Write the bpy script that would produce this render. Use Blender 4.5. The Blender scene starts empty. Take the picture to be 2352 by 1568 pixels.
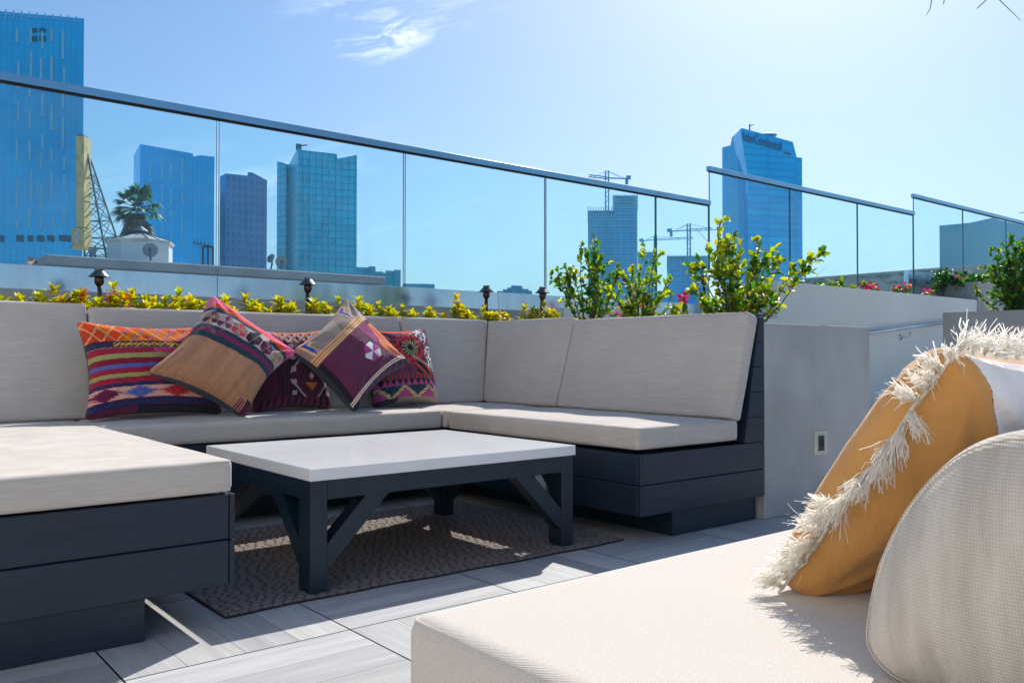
import bpy, math, random
import numpy as np
from mathutils import Vector, noise as mnoise
sc = bpy.context.scene
# ------------------------------------------------------------------ camera, world, sun
H = .8; F = 1966.36; YAW = math.radians(50.761); PIT = math.radians(.909)
fw = np.array([math.cos(YAW)*math.cos(PIT), math.sin(YAW)*math.cos(PIT), math.sin(PIT)])
rt = np.array([math.sin(YAW), -math.cos(YAW), 0.]); up = np.cross(rt, fw)
O = np.array([0, 0, H])
cd = bpy.data.cameras.new("Camera"); cam = bpy.data.objects.new("Camera", cd); sc.collection.objects.link(cam)
cd.sensor_width = 36; cd.lens = 36*F/2352; cd.clip_start = .02; cd.clip_end = 20000
cam.location = (0, 0, H); cam.rotation_euler = Vector(fw).to_track_quat('-Z', 'Y').to_euler(); sc.camera = cam
ELEV = math.radians(41.1); AZ = math.radians(31.0)
world = bpy.data.worlds.new("World"); sc.world = world; world.use_nodes = True
wn = world.node_tree.nodes; wl = world.node_tree.links
sky = wn.new('ShaderNodeTexSky'); sky.sky_type = 'NISHITA'; sky.sun_disc = False
sky.sun_elevation = ELEV; sky.sun_rotation = math.radians(90)-AZ
sky.air_density = 1.0; sky.dust_density = .9; sky.ozone_density = 2.2; sky.altitude = 100
bg = wn['Background']; bg.inputs[1].default_value = .12
SUN = np.array([math.cos(ELEV)*math.cos(AZ), math.cos(ELEV)*math.sin(AZ), math.sin(ELEV)])
sl = bpy.data.lights.new("sun", 'SUN'); sl.energy = 3.4; sl.angle = math.radians(.5); sl.color = (1, .95, .88)
so = bpy.data.objects.new("sun", sl); sc.collection.objects.link(so)
so.rotation_euler = Vector(-SUN).to_track_quat('-Z', 'Y').to_euler(); so.location = (0, 0, 20)
sc.view_settings.view_transform = 'Standard'; sc.view_settings.look = 'None'; sc.view_settings.exposure = .86
sc.cycles.max_bounces = 10; sc.cycles.transparent_max_bounces = 24

def ray(x, y): return fw + rt*(x-1176)/F - up*(y-784)/F
def Zp(x, y, z): d = ray(x, y); return O + d*(z-H)/d[2]
def Yp(x, y, v): d = ray(x, y); return O + d*v/d[1]
def Xp(x, y, v): d = ray(x, y); return O + d*v/d[0]
def Dp(x, y, dep): return O + ray(x, y)*dep

# thin wisps of cloud in the sky shader (world directions)
tc = wn.new('ShaderNodeTexCoord')
def wmath(op, a, b=None, clamp=False):
    m = wn.new('ShaderNodeMath'); m.operation = op; m.use_clamp = clamp
    for i, v in enumerate((a, b)):
        if v is None: continue
        if isinstance(v, (int, float)): m.inputs[i].default_value = v
        else: wl.new(v, m.inputs[i])
    return m.outputs[0]
def wdot(vec):
    n = wn.new('ShaderNodeVectorMath'); n.operation = 'DOT_PRODUCT'; wl.new(tc.outputs['Generated'], n.inputs[0]); n.inputs[1].default_value = vec
    return n.outputs['Value']
cc = ray(880, 82); cc = cc/np.linalg.norm(cc)
c_r = np.cross(cc, [0, 0, 1]); c_r /= np.linalg.norm(c_r); c_u = np.cross(c_r, cc)
ang = math.radians(14); a1 = c_r*math.cos(ang)+c_u*math.sin(ang); a2 = -c_r*math.sin(ang)+c_u*math.cos(ang)
ua = wdot(tuple(a1)); va = wdot(tuple(a2)); fwd = wdot(tuple(cc))
front = wmath('GREATER_THAN', fwd, 0)
comb = wn.new('ShaderNodeCombineXYZ'); wl.new(ua, comb.inputs[0]); wl.new(va, comb.inputs[1])
def wnoise(sx, sy, sc_, det, seed, dist=0.):
    mp = wn.new('ShaderNodeMapping'); mp.inputs['Scale'].default_value = (sx, sy, 1); mp.inputs['Location'].default_value = (seed, seed*.7, seed)
    wl.new(comb.outputs[0], mp.inputs[0]); n = wn.new('ShaderNodeTexNoise'); n.inputs['Scale'].default_value = sc_
    n.inputs['Detail'].default_value = det; n.inputs['Roughness'].default_value = .62; n.inputs['Distortion'].default_value = dist
    wl.new(mp.outputs[0], n.inputs[0]); return n.outputs[0]
def blob(du, dv, ru, rv, pw):
    x = wmath('DIVIDE', wmath('SUBTRACT', ua, du), ru); y = wmath('DIVIDE', wmath('SUBTRACT', va, dv), rv)
    r = wmath('ADD', wmath('MULTIPLY', x, x), wmath('MULTIPLY', y, y))
    return wmath('MULTIPLY', wmath('SUBTRACT', 1, r, True), pw)
n1 = wnoise(9, 26, 2.1, 8, 3.1, .9)
wisp = wmath('MULTIPLY', blob(0, -.001, .062, .030, .9), wmath('MULTIPLY', wmath('SUBTRACT', n1, .45, True), 3.6), True)
n2 = wnoise(5, 22, 2., 8, 9.4, 1.2)
wisp2 = wmath('MULTIPLY', blob(.03, .03, .16, .05, 1.), wmath('MULTIPLY', wmath('SUBTRACT', n2, .5, True), 1.4), True)
n3 = wnoise(2, 14, 2.4, 7, 5.5, .6)
wisp3 = wmath('MULTIPLY', blob(-.25, -.18, .35, .13, 1.), wmath('MULTIPLY', wmath('SUBTRACT', n3, .5, True), 1.6), True)
tot = wmath('MULTIPLY', wmath('ADD', wmath('ADD', wisp, wisp2), wisp3, True), front, True)
mx = wn.new('ShaderNodeMix'); mx.data_type = 'RGBA'; wl.new(tot, mx.inputs[0]); hsv = wn.new('ShaderNodeHueSaturation'); hsv.inputs['Saturation'].default_value = 1.16; hsv.inputs['Value'].default_value = .67
tm = wn.new('ShaderNodeMix'); tm.data_type = 'RGBA'; tm.blend_type = 'MULTIPLY'; tm.inputs[0].default_value = 1; tm.inputs[7].default_value = (.97, .96, 1.0, 1); wl.new(sky.outputs[0], tm.inputs[6]); wl.new(tm.outputs[2], hsv.inputs['Color'])
wl.new(hsv.outputs[0], mx.inputs[6]); mx.inputs[7].default_value = (8.0, 8.2, 8.6, 1)
wl.new(mx.outputs[2], bg.inputs[0])

# ------------------------------------------------------------------ helpers
rnd = random.Random(7)
def lin(c):
    if isinstance(c, str): c = [int(c[i:i+2], 16)/255 for i in (0, 2, 4)]
    return np.array([x/12.92 if x <= .04045 else ((x+.055)/1.055)**2.4 for x in c])
class G:
    def __init__(s): s.v = []; s.f = []; s.m = []; s.c = []; s.uv = []
    def add(s, vs, fs, mi=0, col=None, uvs=None):
        b = len(s.v); s.v += [tuple(map(float, p)) for p in vs]
        for k, q in enumerate(fs):
            s.f.append(tuple(b+i for i in q)); s.m.append(mi)
            s.c.append(col); s.uv.append(uvs[k] if uvs else None)
    def box(s, x0, x1, y0, y1, z0, z1, mi=0, col=None, bev=0.):
        if bev: return s.bbox(x0, x1, y0, y1, z0, z1, bev, mi, col)
        s.add([(x0,y0,z0),(x1,y0,z0),(x1,y1,z0),(x0,y1,z0),(x0,y0,z1),(x1,y0,z1),(x1,y1,z1),(x0,y1,z1)],
              [(0,3,2,1),(4,5,6,7),(0,1,5,4),(1,2,6,5),(2,3,7,6),(3,0,4,7)], mi, col)
    def bbox(s, x0, x1, y0, y1, z0, z1, b, mi=0, col=None):
        # chamfered box
        vs = []; idx = {}
        X = (x0, x1); Y = (y0, y1); Z = (z0, z1); sg = (1, -1)
        for i in (0, 1):
            for j in (0, 1):
                for k in (0, 1):
                    for a in range(3):
                        p = [X[i]+sg[i]*b, Y[j]+sg[j]*b, Z[k]+sg[k]*b]; p[a] = (X[i], Y[j], Z[k])[a]
                        idx[i, j, k, a] = len(vs); vs.append(p)
        fs = []
        for a in range(3):
            o1, o2 = [q for q in range(3) if q != a]
            for sd in (0, 1):
                ks = []
                for (p, q) in ((0,0),(1,0),(1,1),(0,1)):
                    ijk = [0]*3; ijk[a] = sd; ijk[o1] = p; ijk[o2] = q; ks.append(idx[(*ijk, a)])
                fs.append(ks if (sd == 1) == (a != 1) else ks[::-1])
        for a in range(3):       # edges along axis a
            o1, o2 = [q for q in range(3) if q != a]
            for p in (0, 1):
                for q in (0, 1):
                    A = [0]*3; A[o1] = p; A[o2] = q; B = A[:]; B[a] = 1
                    fs.append([idx[(*A, o1)], idx[(*B, o1)], idx[(*B, o2)], idx[(*A, o2)]])
        for i in (0, 1):
            for j in (0, 1):
                for k in (0, 1): fs.append([idx[i, j, k, 0], idx[i, j, k, 1], idx[i, j, k, 2]])
        cen = np.array([(x0+x1)/2, (y0+y1)/2, (z0+z1)/2]); out = []
        for q in fs:
            P = np.array([vs[i] for i in q]); n = np.cross(P[1]-P[0], P[2]-P[0])
            out.append(q if n @ (P.mean(0)-cen) >= 0 else q[::-1])
        s.add(vs, out, mi, col)
    def prism(s, poly, z0, z1, mi=0, col=None, top=None):
        n = len(poly); t = top if top else [z1]*n
        vs = [(p[0], p[1], z0) for p in poly]+[(p[0], p[1], t[i]) for i, p in enumerate(poly)]
        fs = [tuple(range(n))[::-1], tuple(range(n, 2*n))]; uvs = [[(0, 0)]*n, [(0, 0)]*n]; u = 0
        for i in range(n):
            j = (i+1) % n; L = math.dist(poly[i][:2], poly[j][:2])
            fs.append((i, j, n+j, n+i)); uvs.append([(u, z0), (u+L, z0), (u+L, t[j]), (u, t[i])]); u += L
        s.add(vs, fs, mi, col, uvs)
    def tube(s, pts, rad, n=6, mi=0, col=None, cap=True):
        pts = [np.array(p, float) for p in pts]; m = len(pts); rad = rad if hasattr(rad, '__len__') else [rad]*m
        vs = []; ref = None
        for i, p in enumerate(pts):
            d = pts[min(i+1, m-1)]-pts[max(i-1, 0)]; d = d/(np.linalg.norm(d)+1e-12)
            if ref is None: ref = np.array([0, 0, 1.]) if abs(d[2]) < .9 else np.array([1., 0, 0])
            a = np.cross(d, ref); a /= np.linalg.norm(a)+1e-12; b = np.cross(d, a); ref = -np.cross(d, a) if False else ref-d*(ref@d)*.5
            for k in range(n):
                t = 2*math.pi*k/n; vs.append(p+rad[i]*(a*math.cos(t)+b*math.sin(t)))
        fs = [(i*n+k, (i+1)*n+k, (i+1)*n+(k+1) % n, i*n+(k+1) % n) for i in range(m-1) for k in range(n)]
        if cap: fs += [tuple(range(n)), tuple(range((m-1)*n, m*n))[::-1]]
        s.add(vs, fs, mi, col)
    def lathe(s, c, prof, n=20, mi=0, col=None):
        s.tubez([(c[0], c[1], c[2]+z) for r, z in prof], [r for r, z in prof], n, mi, col)
    def tubez(s, pts, rad, n, mi=0, col=None):
        vs = [(p[0]+r*math.cos(2*math.pi*k/n), p[1]+r*math.sin(2*math.pi*k/n), p[2]) for p, r in zip(pts, rad) for k in range(n)]
        m = len(pts)
        fs = [(i*n+k, i*n+(k+1) % n, (i+1)*n+(k+1) % n, (i+1)*n+k) for i in range(m-1) for k in range(n)]
        fs += [tuple(range(n))[::-1], tuple(range((m-1)*n, m*n))]
        s.add(vs, fs, mi, col)
    def bar(s, a, b, w, h=None, mi=0, col=None):
        a = np.array(a, float); b = np.array(b, float); h = h or w; d = b-a; d /= np.linalg.norm(d)
        r = np.cross(d, [0, 0, 1.]); 
        if np.linalg.norm(r) < 1e-3: r = np.array([1., 0, 0])
        r /= np.linalg.norm(r); u = np.cross(r, d); vs = []
        for p in (a, b):
            for (i, j) in ((-1,-1),(1,-1),(1,1),(-1,1)): vs.append(p+r*i*w/2+u*j*h/2)
        s.add(vs, [(0,1,2,3),(7,6,5,4),(0,4,5,1),(1,5,6,2),(2,6,7,3),(3,7,4,0)], mi, col)

def wloc(o):
    p = np.array(o.location)
    while o.parent: o = o.parent; p = p+np.array(o.location)
    return p
def obj(name, g, mats, parent=None, smooth=False, loc=None):
    me = bpy.data.meshes.new(name); base = np.zeros(3)
    if parent is not None: base = wloc(parent)
    elif loc is not None: base = np.array(loc, float)
    me.from_pydata([tuple(np.array(v)-base) for v in g.v], [], g.f)
    for m in (mats if isinstance(mats, (list, tuple)) else [mats]): me.materials.append(m)
    me.polygons.foreach_set('material_index', g.m)
    if smooth: me.polygons.foreach_set('use_smooth', [True]*len(g.f))
    if any(c is not None for c in g.c):
        ca = me.color_attributes.new('col', 'FLOAT_COLOR', 'CORNER'); buf = []
        for f, c in zip(g.f, g.c):
            if c is None: c = (1, 1, 1)
            if hasattr(c[0], '__len__'):
                for q in c: buf += [*q, 1]
            else: buf += [*c, 1]*len(f)
        ca.data.foreach_set('color', buf)
    if any(u is not None for u in g.uv):
        uvl = me.uv_layers.new(name='UVMap'); buf = []
        for f, u in zip(g.f, g.uv):
            for k in range(len(f)): buf += list(u[k]) if u else [0, 0]
        uvl.data.foreach_set('uv', buf)
    me.update()
    o = bpy.data.objects.new(name, me); sc.collection.objects.link(o)
    if parent is not None: o.parent = parent
    elif loc is not None: o.location = loc
    return o
def tag(o, label, cat, group=None):
    o['label'] = label; o['category'] = cat
    if group: o['group'] = group
    return o
def thing(name, label, cat, loc=(0, 0, 0), group=None):
    o = bpy.data.objects.new(name, None); o.empty_display_size = .1; sc.collection.objects.link(o); o.location = tuple(map(float, loc))
    return tag(o, label, cat, group)
def structure(o): o['kind'] = 'structure'; return o

# ------------------------------------------------------------------ materials
def new_mat(name):
    m = bpy.data.materials.new(name); m.use_nodes = True; nt = m.node_tree
    return m, nt, nt.nodes['Principled BSDF']
def L(nt, a, b): nt.links.new(a, b)
def nz(nt, coord, scale, detail=4, vec=(1, 1, 1), rough=.55):
    mp = nt.nodes.new('ShaderNodeMapping'); mp.inputs['Scale'].default_value = vec; L(nt, coord, mp.inputs[0])
    n = nt.nodes.new('ShaderNodeTexNoise'); n.inputs['Scale'].default_value = scale; n.inputs['Detail'].default_value = detail
    n.inputs['Roughness'].default_value = rough; L(nt, mp.outputs[0], n.inputs[0]); return n.outputs[0]
def ramp(nt, fac, stops):
    r = nt.nodes.new('ShaderNodeValToRGB'); e = r.color_ramp.elements
    while len(e) < len(stops): e.new(.5)
    for i, (p, c) in enumerate(stops): e[i].position = p; e[i].color = (*c, 1)
    L(nt, fac, r.inputs[0]); return r.outputs[0]
def mixc(nt, fac, a, b, mode='MIX'):
    m = nt.nodes.new('ShaderNodeMix'); m.data_type = 'RGBA'; m.blend_type = mode
    for i, v in ((0, fac), (6, a), (7, b)):
        if isinstance(v, (int, float)): m.inputs[i].default_value = v
        elif isinstance(v, (tuple, list, np.ndarray)): m.inputs[i].default_value = (*[float(q) for q in v[:3]], 1)
        else: L(nt, v, m.inputs[i])
    return m.outputs[2]
def mth(nt, op, a, b=0.):
    m = nt.nodes.new('ShaderNodeMath'); m.operation = op
    for i, v in enumerate((a, b)):
        if isinstance(v, (int, float)): m.inputs[i].default_value = v
        else: L(nt, v, m.inputs[i])
    return m.outputs[0]
def bump(nt, p, h, strength, dist=.01, prev=None):
    b = nt.nodes.new('ShaderNodeBump'); b.inputs['Strength'].default_value = strength; b.inputs['Distance'].default_value = dist
    L(nt, h, b.inputs['Height'])
    if prev is not None: L(nt, prev, b.inputs['Normal'])
    L(nt, b.outputs[0], p.inputs['Normal']); return b.outputs[0]
def ocoord(nt, k='Object'): return nt.nodes.new('ShaderNodeTexCoord').outputs[k]

def plain(name, col, rough=.5, metal=0., noise_amt=.12, nscale=8., bstr=0., bscale=60, spec=.5):
    m, nt, p = new_mat(name); co = ocoord(nt)
    a = np.array(col, float); c = ramp(nt, nz(nt, co, nscale, 5), [(.3, a*(1-noise_amt)), (.7, np.minimum(a*(1+noise_amt), 1))])
    L(nt, c, p.inputs['Base Color']); p.inputs['Roughness'].default_value = rough; p.inputs['Metallic'].default_value = metal
    p.inputs['Specular IOR Level'].default_value = spec
    if bstr: bump(nt, p, nz(nt, co, bscale, 4), bstr, .004)
    return m
def concrete(name, a, b, scale=2.2, stain=True):
    m, nt, p = new_mat(name); co = ocoord(nt)
    c = ramp(nt, nz(nt, co, scale, 9, (1, 1, .8), .62), [(.32, a), (.5, (np.array(a)+np.array(b))/2), (.68, b)])
    if stain:
        c = mixc(nt, mth(nt, 'MULTIPLY', ramp(nt, nz(nt, co, 1.3, 6, (6, 6, .6)), [(.5, (0, 0, 0)), (.75, (1, 1, 1))]), .12), c, np.array(a)*.8)
    L(nt, c, p.inputs['Base Color']); p.inputs['Roughness'].default_value = .78
    bump(nt, p, nz(nt, co, 90, 5), .22, .004); return m
def fabric(name, a, b, weave=900., streak=160., wb=.35):
    m, nt, p = new_mat(name); co = ocoord(nt)
    s1 = nz(nt, co, 1., 4, (9, 9, streak*1.4), .65); s2 = nz(nt, co, 6, 4)
    c = ramp(nt, s1, [(.33, a), (.67, b)]); c = mixc(nt, .25, c, ramp(nt, s2, [(.35, a), (.65, b)]))
    L(nt, c, p.inputs['Base Color']); p.inputs['Roughness'].default_value = .92; p.inputs['Specular IOR Level'].default_value = .2
    p.inputs['Sheen Weight'].default_value = .12; p.inputs['Sheen Roughness'].default_value = .5
    sx = nt.nodes.new('ShaderNodeSeparateXYZ'); L(nt, co, sx.inputs[0])
    def wv(o, k): return mth(nt, 'SINE', mth(nt, 'MULTIPLY', o, k))
    h = mth(nt, 'MULTIPLY', nz(nt, co, 330, 3), 2.2)
    pv = bump(nt, p, nz(nt, co, 7, 3), .18, .02)
    bump(nt, p, h, wb, .0012, pv); return m
M = {}
M['cushion'] = fabric('cushion_fabric', (.50, .45, .40), (.63, .575, .515), wb=.4)
# foreground cloth: visible ribbed weave
def rib_fabric():
    m, nt, p = new_mat('ribbed_fabric'); co = ocoord(nt); sx = nt.nodes.new('ShaderNodeSeparateXYZ'); L(nt, co, sx.inputs[0])
    wob = mth(nt, 'MULTIPLY', nz(nt, co, 14, 3), .004)
    x = mth(nt, 'ADD', mth(nt, 'ADD', mth(nt, 'ADD', sx.outputs[0], wob), mth(nt, 'MULTIPLY', sx.outputs[2], .9)), mth(nt, 'MULTIPLY', sx.outputs[1], .6))
    r = mth(nt, 'SINE', mth(nt, 'MULTIPLY', x, 2*math.pi/.0040)); q = mth(nt, 'SINE', mth(nt, 'MULTIPLY', mth(nt, 'ADD', sx.outputs[1], mth(nt, 'MULTIPLY', sx.outputs[2], -.8)), 2*math.pi/.0034))
    h = mth(nt, 'ADD', mth(nt, 'ADD', mth(nt, 'MULTIPLY', r, .7), mth(nt, 'MULTIPLY', q, .45)), mth(nt, 'MULTIPLY', nz(nt, co, 240, 3), 1.2))
    c = ramp(nt, mth(nt, 'ADD', mth(nt, 'MULTIPLY', h, .10), mth(nt, 'MULTIPLY', nz(nt, co, 420, 3), 1.)), [(.15, (.50, .455, .405)), (.9, (.69, .645, .59))])
    L(nt, c, p.inputs['Base Color']); p.inputs['Roughness'].default_value = .92; p.inputs['Specular IOR Level'].default_value = .2
    p.inputs['Sheen Weight'].default_value = .1
    pv = bump(nt, p, nz(nt, co, 5, 3), .01, .02)
    bump(nt, p, h, .34, .0010, pv); return m
M['rib'] = rib_fabric()
def twill_fabric():
    m, nt, p = new_mat('coarse_twill'); co = ocoord(nt); sx = nt.nodes.new('ShaderNodeSeparateXYZ'); L(nt, co, sx.inputs[0]); k = 2*math.pi/.0062
    def w_(a, b): return mth(nt, 'SINE', mth(nt, 'MULTIPLY', mth(nt, 'ADD', mth(nt, 'ADD', mth(nt, 'MULTIPLY', sx.outputs[1], a), mth(nt, 'MULTIPLY', sx.outputs[2], b)), mth(nt, 'MULTIPLY', nz(nt, co, 8, 2), .004)), k))
    h = mth(nt, 'MULTIPLY', w_(1, .75), w_(1, -.95)); h2 = mth(nt, 'ADD', h, mth(nt, 'MULTIPLY', nz(nt, co, 280, 3), 1.3))
    c = ramp(nt, mth(nt, 'ADD', mth(nt, 'MULTIPLY', h, .16), nz(nt, co, 1, 4, (10, 40, 6))), [(.25, (.44, .395, .35)), (.8, (.68, .63, .57))])
    L(nt, c, p.inputs['Base Color']); p.inputs['Roughness'].default_value = .92; p.inputs['Specular IOR Level'].default_value = .2; p.inputs['Sheen Weight'].default_value = .1
    bump(nt, p, h2, .45, .0012); return m
M['twill'] = twill_fabric()
def painted_wood():
    m, nt, p = new_mat('charcoal_painted_wood'); co = ocoord(nt)
    c = ramp(nt, nz(nt, co, 1, 6, (2.5, 2.5, 90), .7), [(.3, (.006, .015, .030)), (.7, (.013, .028, .054))])
    c = mixc(nt, .3, c, ramp(nt, nz(nt, co, 3, 4), [(.3, (.006, .015, .030)), (.7, (.016, .034, .064))]))
    L(nt, c, p.inputs['Base Color']); p.inputs['Roughness'].default_value = .42
    bump(nt, p, nz(nt, co, 1, 5, (6, 6, 220)), .25, .002); return m
M['wood'] = painted_wood()
M['tablewood'] = plain('dark_blue_table_paint', (.006, .020, .036), .34, 0, .2, 20, .15, 200)
M['quartz'] = plain('white_quartz', (.84, .84, .84), .12, 0, .03, 5)
M['conc'] = concrete('grey_concrete', (.36, .36, .35), (.52, .515, .50))
M['stucco'] = concrete('pale_stucco', (.66, .65, .61), (.74, .73, .69), 1.2, False)
M['concd'] = concrete('brown_grey_concrete', (.32, .295, .275), (.42, .40, .38))
M['steel'] = plain('brushed_steel', (.55, .56, .57), .22, 1., .1, 3)
M['railsteel'] = plain('rail_steel', (.36, .50, .60), .2, 1., .1, 3)
def cladding():
    m, nt, p = new_mat('stainless_cladding'); co = ocoord(nt)
    c = ramp(nt, nz(nt, co, 1, 6, (5, 5, .8)), [(.3, (.42, .52, .64)), (.7, (.62, .72, .84))])
    L(nt, c, p.inputs['Base Color']); p.inputs['Metallic'].default_value = 1.
    L(nt, ramp(nt, nz(nt, co, 1, 4, (9, 9, 1)), [(.3, (.10,)*3), (.7, (.25,)*3)]), p.inputs['Roughness']); return m
M['clad'] = cladding()
M['black'] = plain('near_black', (.01, .01, .012), .6)
M['bronze'] = plain('aged_bronze', (.10, .055, .04), .4, .7, .3, 40)
M['hat'] = plain('lamp_hat_metal', (.16, .15, .15), .3, .85, .3, 30)
M['soil'] = plain('soil', (.05, .035, .025), .95, 0, .4, 30, .6, 40)
M['plastic'] = plain('ivory_plate', (.62, .58, .48), .35)
M['brown'] = plain('brown_plastic', (.05, .04, .035), .4)
def glass(name, tint, rough=0.):
    m, nt, p = new_mat(name); nt.nodes.remove(p); out = nt.nodes['Material Output']
    t = nt.nodes.new('ShaderNodeBsdfTransparent'); t.inputs[0].default_value = (*tint, 1)
    g = nt.nodes.new('ShaderNodeBsdfGlossy'); g.inputs['Roughness'].default_value = rough; g.inputs[0].default_value = (.9, .97, 1, 1)
    fr = nt.nodes.new('ShaderNodeFresnel'); fr.inputs[0].default_value = 1.45
    # faint film of dust
    d = nt.nodes.new('ShaderNodeBsdfDiffuse'); d.inputs[0].default_value = (.75, .85, .88, 1)
    co = ocoord(nt); dn = ramp(nt, nz(nt, co, 1.3, 7, (1, 1, 2.2), .65), [(.35, (.015,)*3), (.8, (.13,)*3)])
    m1 = nt.nodes.new('ShaderNodeMixShader'); L(nt, dn, m1.inputs[0]); L(nt, t.outputs[0], m1.inputs[1]); L(nt, d.outputs[0], m1.inputs[2])
    m2 = nt.nodes.new('ShaderNodeMixShader'); L(nt, fr.outputs[0], m2.inputs[0]); L(nt, m1.outputs[0], m2.inputs[1]); L(nt, g.outputs[0], m2.inputs[2])
    L(nt, m2.outputs[0], out.inputs[0]); return m
M['glass'] = glass('tinted_glass', (.74, .95, .975))
M['glassedge'] = plain('glass_edge', (.01, .09, .11), .15)
def leafmat(name, trans=.45):
    m, nt, p = new_mat(name); at = nt.nodes.new('ShaderNodeAttribute'); at.attribute_name = 'col'
    L(nt, at.outputs['Color'], p.inputs['Base Color']); p.inputs['Roughness'].default_value = .42; p.inputs['Specular IOR Level'].default_value = .4
    tr = nt.nodes.new('ShaderNodeBsdfTranslucent'); hs = nt.nodes.new('ShaderNodeHueSaturation'); hs.inputs['Value'].default_value = 1.9; hs.inputs['Saturation'].default_value = 1.1
    L(nt, at.outputs['Color'], hs.inputs['Color']); L(nt, hs.outputs[0], tr.inputs[0])
    mx = nt.nodes.new('ShaderNodeMixShader'); mx.inputs[0].default_value = trans; L(nt, p.outputs[0], mx.inputs[1]); L(nt, tr.outputs[0], mx.inputs[2])
    L(nt, mx.outputs[0], nt.nodes['Material Output'].inputs[0]); return m
M['leaf'] = leafmat('leaf')
M['stem'] = plain('bark_stem', (.16, .11, .09), .8, 0, .3, 40)
def colmat(name, rough=.9, bstr=.6, scale=(150, 150), sheen=.15):
    m, nt, p = new_mat(name); at = nt.nodes.new('ShaderNodeAttribute'); at.attribute_name = 'col'
    uv = ocoord(nt, 'UV')
    c = mixc(nt, 1., at.outputs['Color'], ramp(nt, nz(nt, uv, 130, 3), [(.25, (.62,)*3), (.75, (1.25,)*3)]), 'MULTIPLY')
    L(nt, c, p.inputs['Base Color']); p.inputs['Roughness'].default_value = rough; p.inputs['Sheen Weight'].default_value = sheen; p.inputs['Specular IOR Level'].default_value = .15
    sx = nt.nodes.new('ShaderNodeSeparateXYZ'); L(nt, uv, sx.inputs[0])
    a = mth(nt, 'SINE', mth(nt, 'MULTIPLY', sx.outputs[0], 6.283*scale[0]/2)); b = mth(nt, 'SINE', mth(nt, 'MULTIPLY', sx.outputs[1], 6.283*scale[1]/2))
    h = mth(nt, 'ADD', mth(nt, 'MULTIPLY', a, b), mth(nt, 'MULTIPLY', nz(nt, uv, 60, 4), 3))
    bump(nt, p, h, bstr, .0025); return m
M['kilim'] = colmat('kilim_wool')

# ------------------------------------------------------------------ floor: porcelain planks in square panels
TX, TY, TS = .600, 2.244, .623
def build_floor():
    g = G(); r = random.Random(3)
    for i in range(-10, 14):
        for j in range(-12, 5):
            x0 = TX+i*TS; y0 = TY+j*TS; par = (i+j) % 2; n = 4; w = TS/n
            for k in range(n):
                t = r.uniform(.78, 1.06); col = (t, t*r.uniform(.985, 1.0), t*r.uniform(.97, 1.01)); gp = .0007; e = .0026
                a0, a1 = (e if k == 0 else gp), (e if k == n-1 else gp); ou, ov = r.uniform(0, 50), r.uniform(0, 50)
                if par: X = (x0+e, x0+TS-e); Y = (y0+k*w+a0, y0+(k+1)*w-a1)
                else: X = (x0+k*w+a0, x0+(k+1)*w-a1); Y = (y0+e, y0+TS-e)
                cs = [(X[0], Y[0]), (X[1], Y[0]), (X[1], Y[1]), (X[0], Y[1])]
                uv = [((c[0] if par else c[1])+ou, (c[1] if par else c[0])+ov) for c in cs]
                g.add([(*c, 0) for c in cs], [(0, 1, 2, 3)], 0, col, [uv])
    g.box(TX-10*TS, TX+14*TS, TY-12*TS, TY+5*TS, -.3, -.004, 1)
    m, nt, p = new_mat('wood_look_porcelain'); uv = ocoord(nt, 'UV'); at = nt.nodes.new('ShaderNodeAttribute'); at.attribute_name = 'col'
    s = nz(nt, uv, 1, 8, (1.5, 16, 1), .7); s2 = nz(nt, uv, 1, 5, (2.2, 55, 1), .6)
    c = ramp(nt, s, [(.28, (.27, .275, .28)), (.45, (.41, .415, .42)), (.65, (.53, .535, .54))])
    c = mixc(nt, .3, c, ramp(nt, s2, [(.3, (.34, .33, .32)), (.7, (.56, .555, .55))]))
    c = mixc(nt, 1., c, at.outputs['Color'], 'MULTIPLY'); L(nt, c, p.inputs['Base Color']); p.inputs['Roughness'].default_value = .6
    bump(nt, p, s2, .12, .002)
    structure(obj('terrace_floor', g, [m, M['black']]))
build_floor()

# ground far below and the terrace's own building mass
g = G(); n = 40; g.add([(9000*math.cos(2*math.pi*k/n), 9000*math.sin(2*math.pi*k/n), -22) for k in range(n)], [tuple(range(n))])
structure(obj('ground', g, plain('city_ground', (.17, .16, .15), .9, 0, .4, .01)))
g = G(); g.box(-6, 22, -5.4, 6.0, -22, -.31)
tag(obj('terrace_building', g, M['stucco']), 'pale building block carrying the roof terrace', 'building')

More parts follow.
